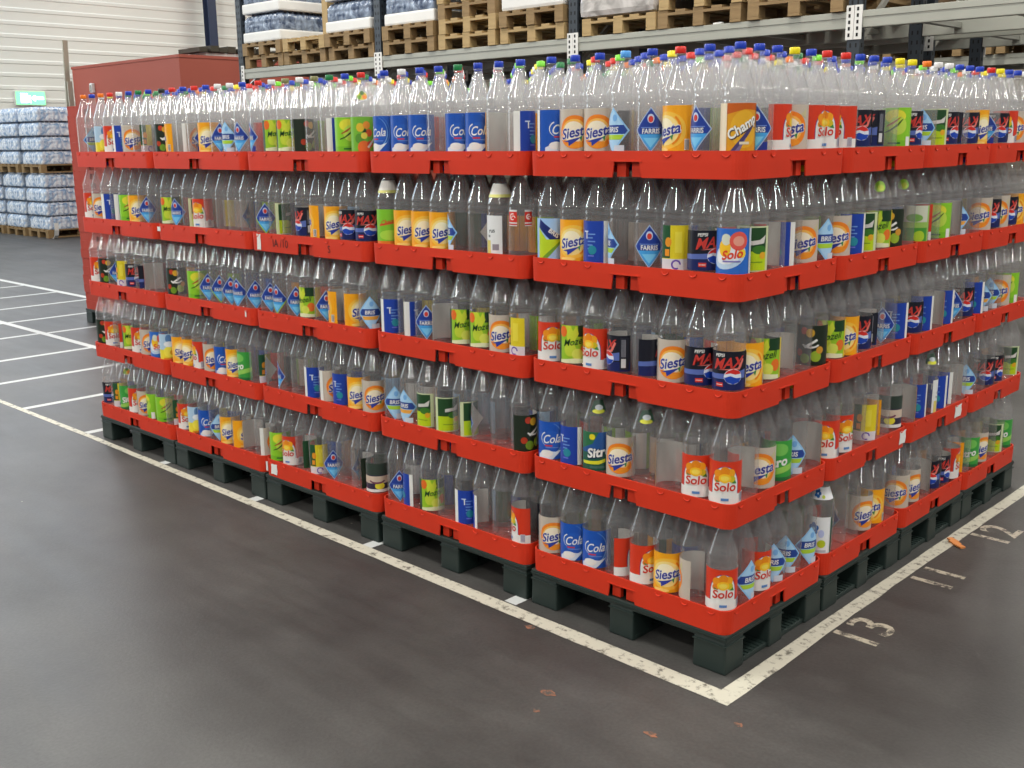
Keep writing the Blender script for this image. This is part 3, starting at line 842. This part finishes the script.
# stickers and marker writing on crates
def sticker(key, u, w, h, z, face, label, col='white'):
    o = CRATES[key]; b = MB(); r = random.Random(str(key))
    pts = [(-.5, -.5), (-.1, -.46), (.4, -.5), (.5, -.1), (.42, .3), (.5, .5), (.0, .44), (-.46, .5), (-.4, .1)]
    d = .0012
    P = [(u + px * w, -TW / 2 - d, z + pz * h) if face == 'l' else (TL / 2 + d, u + px * w, z + pz * h) for px, pz in pts]
    Pb = [(x, y + .0008, z_) if face == 'l' else (x - .0008, y, z_) for x, y, z_ in P]
    b.poly(P); b.poly(Pb[::-1])
    s = b.build('sticker', M[col], o); s['label'] = label
sticker((2, 0, 3), .395 - .77 + .05, .030, .068, .038, 'l', 'torn white sticker')
sticker((3, 0, 3), -.37, .030, .022, .052, 'l', 'torn white sticker scrap')
sticker((3, 0, 2), .33, .012, .030, .05, 'l', 'torn white sticker scrap')
sticker((2, 0, 0), -.32, .05, .05, .036, 'l', 'worn white sticker')
sticker((2, 0, 0), -.375, .014, .045, .04, 'l', 'worn white sticker scrap')
sticker((0, 1, 1), .25, .055, .05, .04, 'r', 'worn pale sticker')
sticker((0, 2, 1), .16, .07, .05, .04, 'r', 'worn pale sticker')
def writing(key, s, size, u, z):
    vs, fs = text_tris(s, 0); b = MB(); o = CRATES[key]
    for f in fs: b.poly([(u + vs[i][0] * size, -TW / 2 - .0006, z + vs[i][1] * size) for i in f])
    w = b.build('marker_writing', M['hole'], o); w['label'] = 'dark marker writing'
writing((2, 0, 3), 'IA /10', .045, -.17, .024)
writing((2, 0, 3), 'S', .04, .16, .022)

# ------------------------------------------------------------------ stack of empty crates behind the far end
green_pallet(-7.465, 2.02, 'dark green plastic pallet under the tall stack of empty crates', None)
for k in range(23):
    o = mesh_obj('bottle_crate', EMPTYCRATE, None, (-7.465 + rng.uniform(-.004, .004), 2.02 + rng.uniform(-.004, .004), PH + .0003 + k * (TH + .0004)), rad(rng.uniform(-.3, .3)))
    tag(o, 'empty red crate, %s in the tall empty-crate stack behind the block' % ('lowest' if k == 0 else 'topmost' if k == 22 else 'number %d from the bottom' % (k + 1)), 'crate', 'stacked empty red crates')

# ------------------------------------------------------------------ floor, lines, numbers
b = MB(); b.box(-21.2, -14, -.1, 10, 16.2, 0); tag(b.build('floor', M['floor']), kind='structure')
def strip(name, pts, z=.0012, mat='line'):
    """flat painted strip given its two edges"""
    b = MB(); A, Bq = pts
    for k in range(len(A) - 1):
        b.poly([(A[k][0], A[k][1], z), (A[k + 1][0], A[k + 1][1], z), (Bq[k + 1][0], Bq[k + 1][1], z), (Bq[k][0], Bq[k][1], z)])
    return tag(b.build(name, M[mat], recalc=False), kind='structure')
xs = [-12 + k * .1 for k in range(121)] + [.085]
jr = random.Random(2); jit = lambda: jr.uniform(-.0014, .0014)
strip('floor_line', ([(x, -.135 + max(0, -x) * .020 * (1 if x > -4 else 4 / -x) + jit()) for x in xs], [(x, -.068 + max(0, -x) * .012 * (1 if x > -4 else 4 / -x) + jit()) for x in xs]), .0012)
ys = [-.135 + k * .1 for k in range(41)]
strip('floor_line', ([(.030 + jit(), y) for y in ys], [(.092 - .012 * min(1, max(0, y)) + jit() * 2, y) for y in ys][::1]), .0013)
def seg(x0, y0, x1, y1, w=.055, mat='line_clean', z=.0011):
    d = Vector((x1 - x0, y1 - y0)).normalized(); n = Vector((-d.y, d.x)) * w / 2
    strip('floor_line', ([(x0 - n.x, y0 - n.y), (x1 - n.x, y1 - n.y)], [(x0 + n.x, y0 + n.y), (x1 + n.x, y1 + n.y)]), z, mat)
seg(-13, 2.45, -6, 2.45, .07); seg(-9.6, 1.205, -6.0, 1.20, .06)
for x in (-10.93, -10.07, -9.24): seg(x, -.05, x, 2.42)
for x in (-8.37, -7.55): seg(x, 1.235, x, 2.42, z=.001)
for x in (-8.37, -7.58, -6.61, -5.815, -4.985, -4.146): seg(x, -.03, x, 1.18 if x < -5 else 1.17, z=.001)
for x in (-3.29, -2.46, -1.63, -.84): seg(x, -.05, x, .04, z=.001)
def floor_number(s, size, x, y):
    """painted stencil read from the right-hand side"""
    vs, fs = text_tris(s, .01); b = MB()
    for f in fs: b.poly([(x - vs[i][1] * size, y + vs[i][0] * size * 1.1, .0012) for i in f])
    tag(b.build('floor_line', M['stencil'], recalc=False), kind='structure')
floor_number('13', .21, .238, .56); floor_number('11', .21, .238, 1.15); floor_number('12', .21, .232, 1.73)
def blot(x, y, r, mat, seed, name='floor_stain', z=.0011, kind='structure'):
    g = random.Random(seed); b = MB(); n = 14
    b.poly([(x + r * (1 + g.uniform(-.4, .4)) * math.cos(2 * PI * k / n), y + r * .7 * (1 + g.uniform(-.4, .4)) * math.sin(2 * PI * k / n), z) for k in range(n)])
    return tag(b.build(name, M[mat], recalc=False), kind=kind)
M['stain'] = worn_paint('rust_stain', (150, 100, 76), .5)
for q, (x, y, r) in enumerate(((-.33, -.42, .022), (-.29, -.52, .012), (.02, -.40, .018), (.17, -.20, .014), (-.66, -.14, .02))): blot(x, y, r, 'stain', q)
b = MB()
for x0, y0, x1, y1 in ((.045, 1.555, .085, 1.53), (.06, 1.53, .10, 1.515), (.08, 1.515, .125, 1.49)): b.obox((x0, y0, .006), (x1, y1, .005), .022, .006)
tag(b.build('leaf_scrap', M['orange']), 'crumpled orange scrap on the white line by the short side', 'scrap')

# ------------------------------------------------------------------ hall shell
def wall_panel(name, p0, p1, z1, col, pitch=.25, depth=.012, rough=.5):
    """wall of horizontal trapezoid sheeting from p0 to p1, bulging to the left of the run"""
    p0, p1 = Vector(p0), Vector(p1); d = (p1 - p0).normalized(); n = Vector((-d.y, d.x, 0))
    b = MB(); z = 0; prof = []
    while z < z1:
        prof += [(z, 0), (z + pitch * .62, 0), (z + pitch * .70, depth), (z + pitch * .92, depth)]; z += pitch
    for (za, da), (zb, db) in zip(prof, prof[1:]):
        b.poly([p0 + n * da + Vector((0, 0, za)), p1 + n * da + Vector((0, 0, za)), p1 + n * db + Vector((0, 0, zb)), p0 + n * db + Vector((0, 0, zb))])
    bk = n * -.12
    b.poly([p0 + bk, p1 + bk, p1 + bk + Vector((0, 0, z1)), p0 + bk + Vector((0, 0, z1))])
    return tag(b.build(name, col, recalc=False), kind='structure')
M['sheet'] = pbr('cream_wall_sheeting', (236, 239, 232), .5, var=.02, scale=.7)
M['backwall'] = pbr('dim_back_wall', (120, 112, 100), .7, var=.15, scale=.6)
wall_panel('wall_left', (-21, 16, 0), (-21, -14, 0), 9, M['sheet'])
wall_panel('wall_back', (10, 16, 0), (-21, 16, 0), 9, M['backwall'])
# steel column on the left wall
t = thing('steel_column', 'dark blue steel column standing against the cream left wall', 'column', (-20.6, 11.0, 0))
MB().box(-.11, -.1, 0, -.095, .1, 8.5).box(.095, -.1, 0, .11, .1, 8.5).box(-.1, -.008, 0, .1, .008, 8.5).build('web', M['steelblue'], t)
MB().box(-.18, -.16, 0, .18, .16, .025).build('base_plate', M['steelblue'], t)

# emergency exit sign
t = thing('exit_sign', 'glowing green and white emergency exit sign on the cream wall', 'sign', (-20.955, 6.95, 2.50))
MB().box(-.03, -.31, -.145, .02, .31, .145, bev=.01).build('sign_box', M['white'], t)
a = Art(); g_ = (40, 200, 90)
b = MB(); b.box(.02, -.29, -.125, .026, .29, .125); b.build('lit_panel', emit('exit_green', lin((90, 235, 120)), 4.5), t)
b = MB()
def fl(pts): b.poly([(.0275, u, v) for u, v in pts])
fl([(-.20, -.09), (-.06, -.09), (-.06, .09), (-.20, .09)])
fl([(.0, .0), (.09, .06), (.09, .025), (.26, .025), (.26, -.025), (.09, -.025), (.09, -.06)])
fl([(-.05, .05), (-.02, .05), (.0, .03), (-.02, -.02), (.01, -.09), (-.02, -.09), (-.04, -.03), (-.055, -.09), (-.06, .0)])
b.build('pictogram', emit('exit_white', (1, 1, 1), 8), t)

# brick-red cabin at the far left
t = thing('cabin', 'brick-red flat-roofed cabin inside the hall by the left wall', 'cabin', (-16.4, 9.6, 0))
MB().box(-1.80, -3.0, 0, 2.0, 3.4, 2.93, bev=.01).build('body', M['cabin'], t)
MB().box(-1.81, -3.01, 2.905, 2.01, 3.41, 2.95).build('roof_edge', M['cabin'], t)
MB().box(2.0, -.3, .0, 2.02, .65, 2.3).box(2.0, 1.5, 1.0, 2.02, 2.4, 2.3).build('door', M['hole'], t)
t2 = thing('wall_lamp', 'small white bulkhead lamp high on the brick-red cabin front', 'lamp', (-17.40, 6.6, 2.55))
MB().box(-.05, -.06, -.08, .05, 0.0, .08, bev=.015).build('lamp_body', M['white'], t2)
MB().box(-.03, -.075, -.06, .03, -.055, .05, bev=.008).build('lens', M['galv'], t2)
t = thing('board_pile', 'pile of dark boards with a white sheet lying on the cabin roof', 'boards', (-14.75, 7.9, 2.95))
MB().box(-.25, -.75, 0, .25, .95, .06, bev=.01).build('white_sheet', M['white'], t)
b = MB(); g = random.Random(4)
for k in range(10):
    y0 = -.9 + k * .18; b.box(-.32 + g.uniform(-.05, .05), y0, .06 + g.uniform(0, .02), .32 + g.uniform(-.05, .05), y0 + .15, .12 + g.uniform(0, .05))
b.build('boards', M['dark'], t)
t = MB(); t.obox((-18.56, 6.555, .02), (-18.27, 6.555, 3.42), .09, .03).obox((-18.24, 6.555, .02), (-18.25, 6.555, 2.7), .09, .03)
tag(t.build('leaning_planks', pbr('grey_plank', (172, 168, 150), .8, var=.1)), 'tall grey planks leaning together beside the brick-red cabin', 'planks')

# ------------------------------------------------------------------ wooden pallets and their loads
def wood_parts(w, d, mat):
    b = MB(); n = 5
    for k in range(n):
        x = -w / 2 + k * (w - .1) / (n - 1); b.box(x, -d / 2, .122, x + .1, d / 2, .144, bev=.002)
    for y in (-d / 2, -.05, d / 2 - .1): b.box(-w / 2, y, .100, w / 2, y + .1, .122, bev=.002)
    dk = b.mesh('pallet_deck_boards', M[mat])
    bl = MB().box(-.05, -.05, .022, .05, .05, .100, bev=.003).mesh('pallet_wood_block', M[mat])
    rn = MB().box(-.05, -d / 2, 0, .05, d / 2, .022, bev=.002).mesh('pallet_wood_runner', M[mat])
    return dk, bl, rn
WP = {(m, s): wood_parts(.8, dd, m) for m in ('wood', 'wood_pale') for s, dd in (('full', 1.2),)}
def wood_pallet(x, y, z, label, mat='wood', group='wooden pallets on the rack', rz=0):
    dk, bl, rn = WP[mat, 'full']; w, d = .8, 1.2
    t = thing('wooden_pallet', label, 'pallet', (x, y, z), rz, group)
    mesh_obj('deck', dk, t)
    for bx in (-w / 2 + .05, 0, w / 2 - .05):
        for by in (-d / 2 + .05, 0, d / 2 - .05): mesh_obj('block', bl, t, (bx, by, 0))
        mesh_obj('runner', rn, t, (bx, 0, 0))
    return t

def film_mat(name, c0, c1, scale=9, rough=.2):
    m, nt, out = newmat(name)
    b = N(nt, 'ShaderNodeBsdfPrincipled'); b.inputs['Roughness'].default_value = rough
    tc = N(nt, 'ShaderNodeTexCoord'); no = N(nt, 'ShaderNodeTexNoise'); no.inputs['Scale'].default_value = scale; no.inputs['Detail'].default_value = 5
    no.inputs['Distortion'].default_value = 1.2
    nt.links.new(tc.outputs['Object'], no.inputs['Vector'])
    r = N(nt, 'ShaderNodeValToRGB'); r.color_ramp.elements[0].position = .38; r.color_ramp.elements[0].color = lin(c0) + (1,)
    r.color_ramp.elements[1].position = .62; r.color_ramp.elements[1].color = lin(c1) + (1,)
    nt.links.new(no.outputs['Fac'], r.inputs[0]); nt.links.new(r.outputs[0], b.inputs['Base Color'])
    bp = N(nt, 'ShaderNodeBump'); bp.inputs['Strength'].default_value = .5; bp.inputs['Distance'].default_value = .02
    nt.links.new(no.outputs['Fac'], bp.inputs['Height']); nt.links.new(bp.outputs[0], b.inputs['Normal'])
    nt.links.new(b.outputs[0], out.inputs[0]); return m
M['wrap_blue'] = film_mat('film_wrapped_water', (130, 160, 196), (236, 242, 248))
M['wrap_dark'] = film_mat('film_wrapped_dark_bottles', (58, 72, 98), (150, 164, 184), 7, .12)
M['wrap_grey'] = film_mat('grey_stretch_wrap', (150, 146, 142), (206, 202, 198), 5, .3)

def scallop_layer(w, d, h, pitch=.085, bw=.5):
    """one layer of bottles under tight film: scalloped sides, waisted, domed tops"""
    nx, ny = max(2, round(w / pitch)), max(2, round(d / pitch)); b = MB(); bm = b.bm
    def outline(ins, amp):
        pts = []; q = 4
        for s in range(4):
            n = nx if s % 2 == 0 else ny
            for k in range(n * q):
                t = k / (n * q); e = amp * (abs(math.sin(PI * t * n)) ** .6)
                X, Y = w / 2 - ins, d / 2 - ins
                pts.append({0: (-X + 2 * X * t, -Y - e + amp), 1: (X + e - amp, -Y + 2 * Y * t), 2: (X - 2 * X * t, Y + e - amp), 3: (-X - e + amp, Y - 2 * Y * t)}[s])
        return pts
    rings = []
    for z, ins, amp in ((0, .006, .012), (h * .06, 0, .016), (h * .42, 0, .016), (h * .5, .006, .014), (h * .58, 0, .016), (h * .72, .002, .02), (h * .88, .02, .014), (h * .97, .034, .008), (h, .05, .004)):
        rings.append([bm.verts.new((x, y, z)) for x, y in outline(ins, amp)])
    for A, B in zip(rings, rings[1:]):
        for k in range(len(A)):
            f = bm.faces.new([A[k], A[(k + 1) % len(A)], B[(k + 1) % len(A)], B[k]]); f.smooth = True
    bm.faces.new(rings[-1]); bm.faces.new(rings[0][::-1])
    for i in range(nx):
        for j in range(ny):
            x, y = (i + .5 - nx / 2) * w / nx * .9, (j + .5 - ny / 2) * d / ny * .9
            b.box(x - .016, y - .016, h, x + .016, y + .016, h + .022, taper=.004)
    return b
LAY_BIG = scallop_layer(.78, 1.16, .216).mesh('bottle_layer', M['wrap_blue'])
LAY_DARK = scallop_layer(.76, 1.16, .19).mesh('dark_bottle_layer', M['wrap_dark'])
TRAYM = MB().box(-.39, -.59, 0, .39, .59, .12, bev=.02).mesh('carton_tray', M['white'])
def water_load(x, y, z, n, label, group, lay=None, tray=False, rz=0):
    t = thing('wrapped_bottle_load', label, 'bottle load', (x, y, z), rz, group); zz = 0; g = random.Random(label)
    for k in range(n):
        dx, dy = g.uniform(-.012, .012), g.uniform(-.012, .012)
        if tray:
            mesh_obj('carton_tray', TRAYM, t, (dx, dy, zz)); zz += .121
            mesh_obj('bottle_layer', LAY_DARK, t, (dx, dy, zz)); zz += .213
        else:
            mesh_obj('bottle_layer', LAY_BIG, t, (dx, dy, zz)); zz += .239
    return t, zz
# two-high pallets of wrapped water by the left wall
for q, x in enumerate((-17.36, -18.24, -19.12)):
    pw = ['nearest the crates', 'in the middle of the row', 'farthest left in the row'][q]
    yy = 5.92 - q * .03
    for lv in (0, 1):
        z = lv * (.144 + .239 * 4 + .004)
        wood_pallet(x, yy, z, 'wooden pallet under the %s wrapped water load, %s' % (['lower', 'upper'][lv], pw), 'wood', 'pallets under the wrapped water')
        water_load(x, yy, z + .145, 4, 'shrink-wrapped pale blue water bottles, %s load, %s' % (['lower', 'upper'][lv], pw), 'wrapped water by the left wall')
# loose tail of stretch film
b = MB(); pts = [(-16.80, 5.36, .012), (-16.72, 5.34, .02), (-16.65, 5.33, .07), (-16.60, 5.32, .16), (-16.59, 5.32, .28)]
for p_, q_ in zip(pts, pts[1:]): b.obox(p_, q_, .07, .008)
tag(b.build('film_tail', M['white']), 'loose white tail of stretch film beside the wrapped water pallets', 'film')

# ------------------------------------------------------------------ pallet racks
def rack(name, label, y0, y1, xs_, ztop, zmax, front=True):
    t = thing(name, label, 'rack', (0, 0, 0))
    for x in xs_:
        for y in (y0, y1):
            b = MB(); b.box(x - .05, y - .035, 0, x + .05, y + .035, zmax, mi=0)
            z = .1
            while z < zmax:   # punched slots
                for s in (-1, 1):
                    b.box(x + s * .022 - .006, y - .0365, z, x + s * .022 + .006, y - .034, z + .03, mi=1)
                    b.box(x + s * .022 - .006, y + .034, z, x + s * .022 + .006, y + .0365, z + .03, mi=1)
                for s in (-1, 1): b.box(x + (.0485 if s > 0 else -.0515), y - .01, z, x + (.0515 if s > 0 else -.0485), y + .01, z + .03, mi=1)
                z += .075
            b.build('upright', [M['upright'], M['hole']], t)
        b = MB(); z = .3
        k = 0
        while z + .9 < zmax:
            ya, yb = (y0, y1) if k % 2 == 0 else (y1, y0)
            b.obox((x, ya, z), (x, yb, z + .85), .03, .04); z += .95; k += 1
        b.build('brace', M['galv'], t)
    for xa, xb_ in zip(xs_, xs_[1:]):
        for y in (y0, y1):
            s = -1 if y == y0 else 1
            b = MB(); b.box(xa + .055, y - .028, ztop - .12, xb_ - .055, y + .028, ztop, bev=.006)
            b.box(xa + .055, y + s * .030 - .004, ztop - .045, xb_ - .055, y + s * .030 + .004, ztop - .004)
            b.build('beam', M['beam'], t)
            for xe in (xa + .05, xb_ - .05):
                c = MB(); sgn = 1 if xe < (xa + xb_) / 2 else -1
                xc0, xc1 = sorted((xe - sgn * .048, xe + sgn * .012)); c.box(xc0, y + s * .034, ztop - .20, xc1, y + s * .042, ztop + .04)
                for q in range(5):
                    c.box((xc0 + xc1) / 2 - .012, y + s * .0425 - .001, ztop - .18 + q * .045, (xc0 + xc1) / 2 + .004, y + s * .0425 + .001, ztop - .155 + q * .045, mi=1)
                c.build('beam_connector', [M['white'], M['hole']], t)
        n = 4
        for q in range(n):
            x = xa + (q + .5) * (xb_ - xa) / n
            MB().box(x - .03, y0 + .03, ztop - .08, x + .03, y1 - .03, ztop - .04).build('cross_bar', M['galv'], t)
    return t
XR = [-10.33, -7.68, -4.95, -2.26, .44]
Z1 = 2.455
rack('pallet_rack', 'grey-beamed pallet rack behind the crate block, nearest of three', 5.15, 6.20, XR, Z1, 5.2)
rack('pallet_rack', 'second pallet rack standing back to back behind the nearest rack', 6.42, 7.47, XR, Z1 - .02, 5.2)
XR3 = [-10.4, -7.7, -5.0, -2.3, .4, 3.1]
rack('pallet_rack', 'farthest pallet rack across the next aisle with stocked beams', 10.6, 11.65, XR3, 2.46, 5.2)

Y1 = 5.70
bays = {0: 'first', 1: 'second', 2: 'third'}
pos = {0: (-9.84, -9.00, -8.165), 1: (-7.18, -6.315, -5.45), 2: (-4.45, -3.605, -2.755)}
def pile(bay, p, n, mats=None):
    x = pos[bay][p]; g = random.Random(bay * 10 + p)
    for k in range(n):
        wood_pallet(x + g.uniform(-.015, .015), Y1 + g.uniform(-.02, .02), Z1 + .002 + k * .146,
                    'wooden pallet %s, nearest rack, %s bay from left, %s place' % (['lying on the beam', 'second up', 'third up', 'fourth up'][k], bays[bay], ['left', 'middle', 'right'][p]),
                    (mats or ['wood'] * 9)[k])
    return x, Z1 + .002 + n * .146
def load_words(bay, p): return '%s bay from left, %s place' % (bays[bay], ['left', 'middle', 'right'][p])
GR = 'loads on the nearest rack'
x, z = pile(0, 0, 2); water_load(x, Y1, z, 3, 'white-trayed wrapped bottles on the nearest rack, ' + load_words(0, 0), GR, tray=True)
x, z = pile(0, 1, 2, ['wood', 'wood_pale'])
tag(MB().box(-.05, -.05, 0, .05, .05, .62, bev=.004).build('wooden_post', M['wood_pale'], None, (x + .30, Y1 - .45, z)), 'short wooden post standing on the empty pallets of the rack', 'post')
x, z = pile(0, 2, 2); water_load(x, Y1, z, 3, 'white-trayed wrapped bottles on the nearest rack, ' + load_words(0, 2), GR, tray=True)
x, z = pile(1, 0, 2); water_load(x, Y1, z, 3, 'white-trayed wrapped bottles on the nearest rack, ' + load_words(1, 0), GR, tray=True)
x, z = pile(1, 1, 4, ['wood_pale', 'wood_pale', 'wood', 'wood_pale'])
x, z = pile(1, 2, 2, ['wood_pale', 'wood'])
t = thing('sheeted_load', 'square load under a smooth white sheet on the nearest rack, second bay', 'load', (x, Y1, z), 0, GR)
MB().box(-.39, -.59, 0, .39, .59, .8, bev=.03).build('white_sheet', M['white'], t)
x, z = pile(2, 0, 1, ['wood_pale'])
t = thing('wrapped_sacks', 'bulging grey stretch-wrapped load on the nearest rack, third bay', 'load', (x, Y1, z), 0, GR)
for k in range(4):
    MB().box(-.41, -.61, .002, .41, .61, .19, bev=.055).build('sack_layer', M['wrap_grey'], t, (random.uniform(-.012, .012), 0, k * .19))
x, z = pile(2, 1, 2, ['wood', 'wood_pale'])
t = thing('boxed_load', 'cream cartons with pale yellow panels on the nearest rack, third bay', 'load', (x, Y1, z), 0, GR)
M['yellow'] = pbr('pale_yellow_carton', (226, 214, 130), .6, var=.06)
for q in range(2):
    for r_ in range(3):
        MB().box(-.19, -.19, .001, .19, .19, .36, bev=.006).build('carton', M['yellow' if (q + r_) % 2 else 'white'], t, (-.2 + .4 * q, -.4 + .4 * r_, 0))
x, z = pile(2, 2, 3, ['wood', 'wood', 'wood'])
t = MB(); t.obox((-3.48, 5.14, Z1 + .006), (-3.40, 5.14, Z1 + .009), .03, .012)
tag(t.build('paper_scrap', M['white']), 'small white paper scrap lying on the rack beam in the third bay', 'scrap')
# loads on the racks behind
M['brown'] = pbr('brown_carton', (112, 88, 62), .7, var=.15)
for q, x in enumerate((-9.84, -9.0, -8.165, -7.18, -6.315, -5.45, -4.45, -3.605, -2.755)):
    w = ORD[q] if q < 8 else 'ninth'
    wood_pallet(x, 6.945, Z1 - .018, 'wooden pallet on the second rack, %s from the left' % w, 'wood', 'pallets on the second rack')
    tag(MB().box(-.38, -.58, 0, .38, .58, .95, bev=.02).build('carton_block', M['brown'], None, (x, 6.945, Z1 + .128)), 'dark brown carton load on the second rack, %s pallet from the left' % w, 'load', 'loads on the second rack')
for q, x in enumerate((-4.5, -3.65, -2.8, -1.8, -.95, -.1, .9, 1.75, 2.6)):
    w = ORD[q] if q < 8 else 'ninth'
    wood_pallet(x, 11.1, 2.462, 'wooden pallet on the farthest rack, %s from the left' % w, 'wood', 'pallets on the farthest rack')
    tag(MB().box(-.38, -.58, 0, .38, .58, .9, bev=.02).build('carton_block', M['brown'], None, (x, 11.1, 2.608)), 'dark brown carton load on the farthest rack, %s pallet from the left' % w, 'load', 'loads on the farthest rack')

# ------------------------------------------------------------------ light
def area(name, loc, rot, sx, sy, power, col=(1, 1, 1)):
    l = bpy.data.lights.new(name, 'AREA'); l.shape = 'RECTANGLE'; l.size = sx; l.size_y = sy; l.energy = power; l.color = col
    o = bpy.data.objects.new(name, l); C.objects.link(o); o.location = loc; o.rotation_euler = rot
    return o
for lx in (-18, -12.5, -7.5, -2.5, 2.5, 8):
    for ly in (-11, -6, -1.5, 3.4, 8.6, 13):
        area('high_bay_lamp', (lx, ly, 6.4), (0, 0, rad(45)), .5, 1.6, 105 if lx < -10 else 165, (1.0, .965, .89))
area('high_window_daylight', (-20.6, 0, 7.2), (0, rad(-70), 0), 2.2, 18, 900, (.74, .86, 1.0))
area('loading_gate_daylight', (-20.6, -6.5, 2.4), (0, rad(-90), 0), 4.4, 6, 180, (.78, .88, 1.0))
W = bpy.data.worlds.new('hall'); S.world = W; W.use_nodes = True
bg = W.node_tree.nodes['Background']; bg.inputs[0].default_value = (.86, .88, .92, 1); bg.inputs[1].default_value = .22

# ------------------------------------------------------------------ view
S.view_settings.view_transform = 'Standard'; S.view_settings.look = 'None'
S.view_settings.exposure = 0; S.view_settings.gamma = 1; S.view_settings.use_curve_mapping = False
S.cycles.max_bounces = 10; S.cycles.transparent_max_bounces = 28; S.cycles.diffuse_bounces = 3; S.cycles.glossy_bounces = 3; S.cycles.transmission_bounces = 4
S.cycles.sample_clamp_indirect = 6
S.cycles.caustics_reflective = False; S.cycles.caustics_refractive = False
